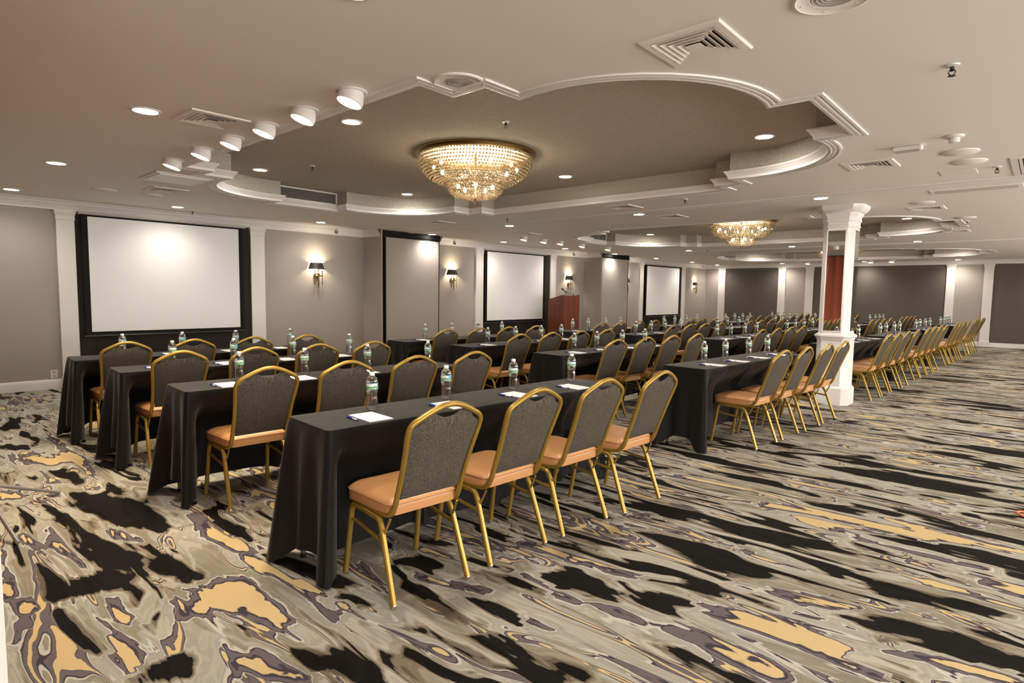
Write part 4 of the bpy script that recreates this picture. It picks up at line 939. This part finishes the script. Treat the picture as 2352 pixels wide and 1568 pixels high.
def make_pen():
    t = thing('pen', 'x', 'pen', (0, 0, 0), 0, 'blue-capped pens on the tables')
    MB().lathe([(.001, -.075), (.0035, -.070), (.0045, -.060), (.0045, .03)], 8, (0, 0, .0047), (1, 0, 0)).build('barrel', m_penw, t, 60)
    MB().lathe([(.0052, .0), (.0052, .056), (.003, .060), (.001, .0605)], 8, (-.018, 0, .0052), (-1, 0, 0)).build('cap', m_penb, t, 60)
    MB().box((-.072, -.0015, .0104), (-.030, .0015, .012)).build('clip', m_penb, t)
    MB().lathe([(.0046, .030), (.0046, .040), (.001, .042)], 8, (0, 0, .0047), (1, 0, 0)).build('end_plug', m_penb, t, 60)
    return t
pn0 = make_pen()

# ================================================================== the classroom rows
BLK = ['nearest', 'second', 'third', 'fourth', 'fifth', 'farthest']
ROW = ['aisle row', 'second row from aisle', 'third row from aisle', 'row nearest the screens']
ANG = [4.2, 3.8, 3.0, 2.4, 2.2, 2.0]
# near front corner of each table top, table length, first chair along it, how far the chairs stand out
def row_data(c, r):
    if c == 0: fx, ny = [(-2.50, 1.485), (-4.09, 1.415), (-5.36, 1.39), (-6.50, 1.33)][r]; return fx, ny, 2.28, [.335, .375, .36, .35][r], [.155, .03, -.08, -.10][r]
    if c == 1: fx, ny = [(-2.26, 5.13), (-3.84, 5.08), (-5.17, 5.02), (-6.28, 4.88)][r]; return fx, ny, 2.26, [.66, .58, .42, .44][r], [.075, -.05, .06, -.04][r]
    if c == 2: fx, ny = [(-2.10, 9.21), (-3.60, 8.78), (-4.97, 8.60), (-6.17, 8.40)][r]; return fx, ny, 2.26, [.42, .42, .45, .48][r], [.10, .04, .02, -.03][r]
    y0 = [11.95, 15.15, 18.30][c-3]; x0 = [-1.93, -1.83, -1.74][c-3]
    return x0+[0, -1.57, -2.92, -4.08][r], y0+[0, -.08, -.18, -.35][r], 2.26, [.55, .50, .45, .42][r]+[.0, .05, .02][c-3], [.03, .05, 0, -.03][r]
tables = {}; first = True; rng = random.Random(3)
proto_used = {'chair': False}
t0 = make_table(2.27)
FIRST = {}
def place(key, proto, loc, rz, lab, skip=()):
    """the first time the prototype itself is moved, afterwards it is copied"""
    if key not in FIRST:
        FIRST[key] = 1; kids(proto)
        for k in kids(proto): kids(k)
        proto.location = loc; proto.rotation_euler = (0, 0, rz); proto['label'] = lab; return proto
    return copy_tree(proto, loc, rz, lab, None, skip)
for c in range(6):
    for r in range(4):
        fx, ny, Lt, s0_, off = row_data(c, r)
        a = math.radians(ANG[c]); ca, sa = math.cos(a), math.sin(a); rz = -a
        def W(x, s): return (fx+x*ca+s*sa, ny-x*sa+s*ca)
        where = '%s, %s block of tables' % (ROW[r], BLK[c]); wh = '%s, %s block' % (ROW[r], BLK[c])
        sx, sy = W(0, 0)
        tb = place('table', t0, (sx, sy, 0), rz, 'folding table hidden under black cloth, ' + where)
        chs = [s0_+.573*k+rng.uniform(-.012, .012) for k in range(4)]
        offs = [off+rng.uniform(-.012, .012) for k in range(4)]
        tuck = max(.05, .275-min(offs))
        o = obj('tablecloth', cloth_mesh(Lt, min(tuck, TW-.05), 10*c+r, chs), None, (sx, sy, 0)); o.rotation_euler = (0, 0, rz)
        tag(o, 'long black tablecloth draped over the table, ' + where, 'tablecloth', 'black tablecloths')
        for k in range(4):
            x, y = W(offs[k], chs[k])
            place('chair', ch0, (x, y, 0), rz+rng.uniform(-.03, .03), 'gold-framed tan-seat chair, %s from near end, %s' % (ORD[k], where), ('foot_glide', 'piping') if c > 2 else ())
            sp = [.295, .83, 1.38, 1.93][k] if c != 1 else [.36, .88, 1.40, 1.92][k]
            x, y = W(-.125+rng.uniform(-.01, .01), sp+rng.uniform(-.01, .01))
            pr = rng.uniform(-.05, .05)
            place('pad', pd0, (x, y, .7668), rz+pr, 'white notepad, %s from near end, %s' % (ORD[k], where))
            x, y = W(-.125-.005, sp-.088+rng.uniform(-.004, .004))
            place('pen', pn0, (x, y, .7668), rz+pr+rng.uniform(-.06, .06), 'blue-capped pen by %s notepad from near end, %s' % (ORD[k], wh))
            bp = [.44, .955, 1.52, 2.14][k] if c == 0 else [.56, 1.05, 1.56, 2.05][k] if c == 1 else [.42, .92, 1.42, 1.94][k]
            x, y = W(-.325+rng.uniform(-.015, .015), bp+rng.uniform(-.02, .02))
            place('bottle', bt0, (x, y, .7668), rng.uniform(-.5, .6), 'clear water bottle with green label, %s from near end, %s' % (ORD[k], wh))
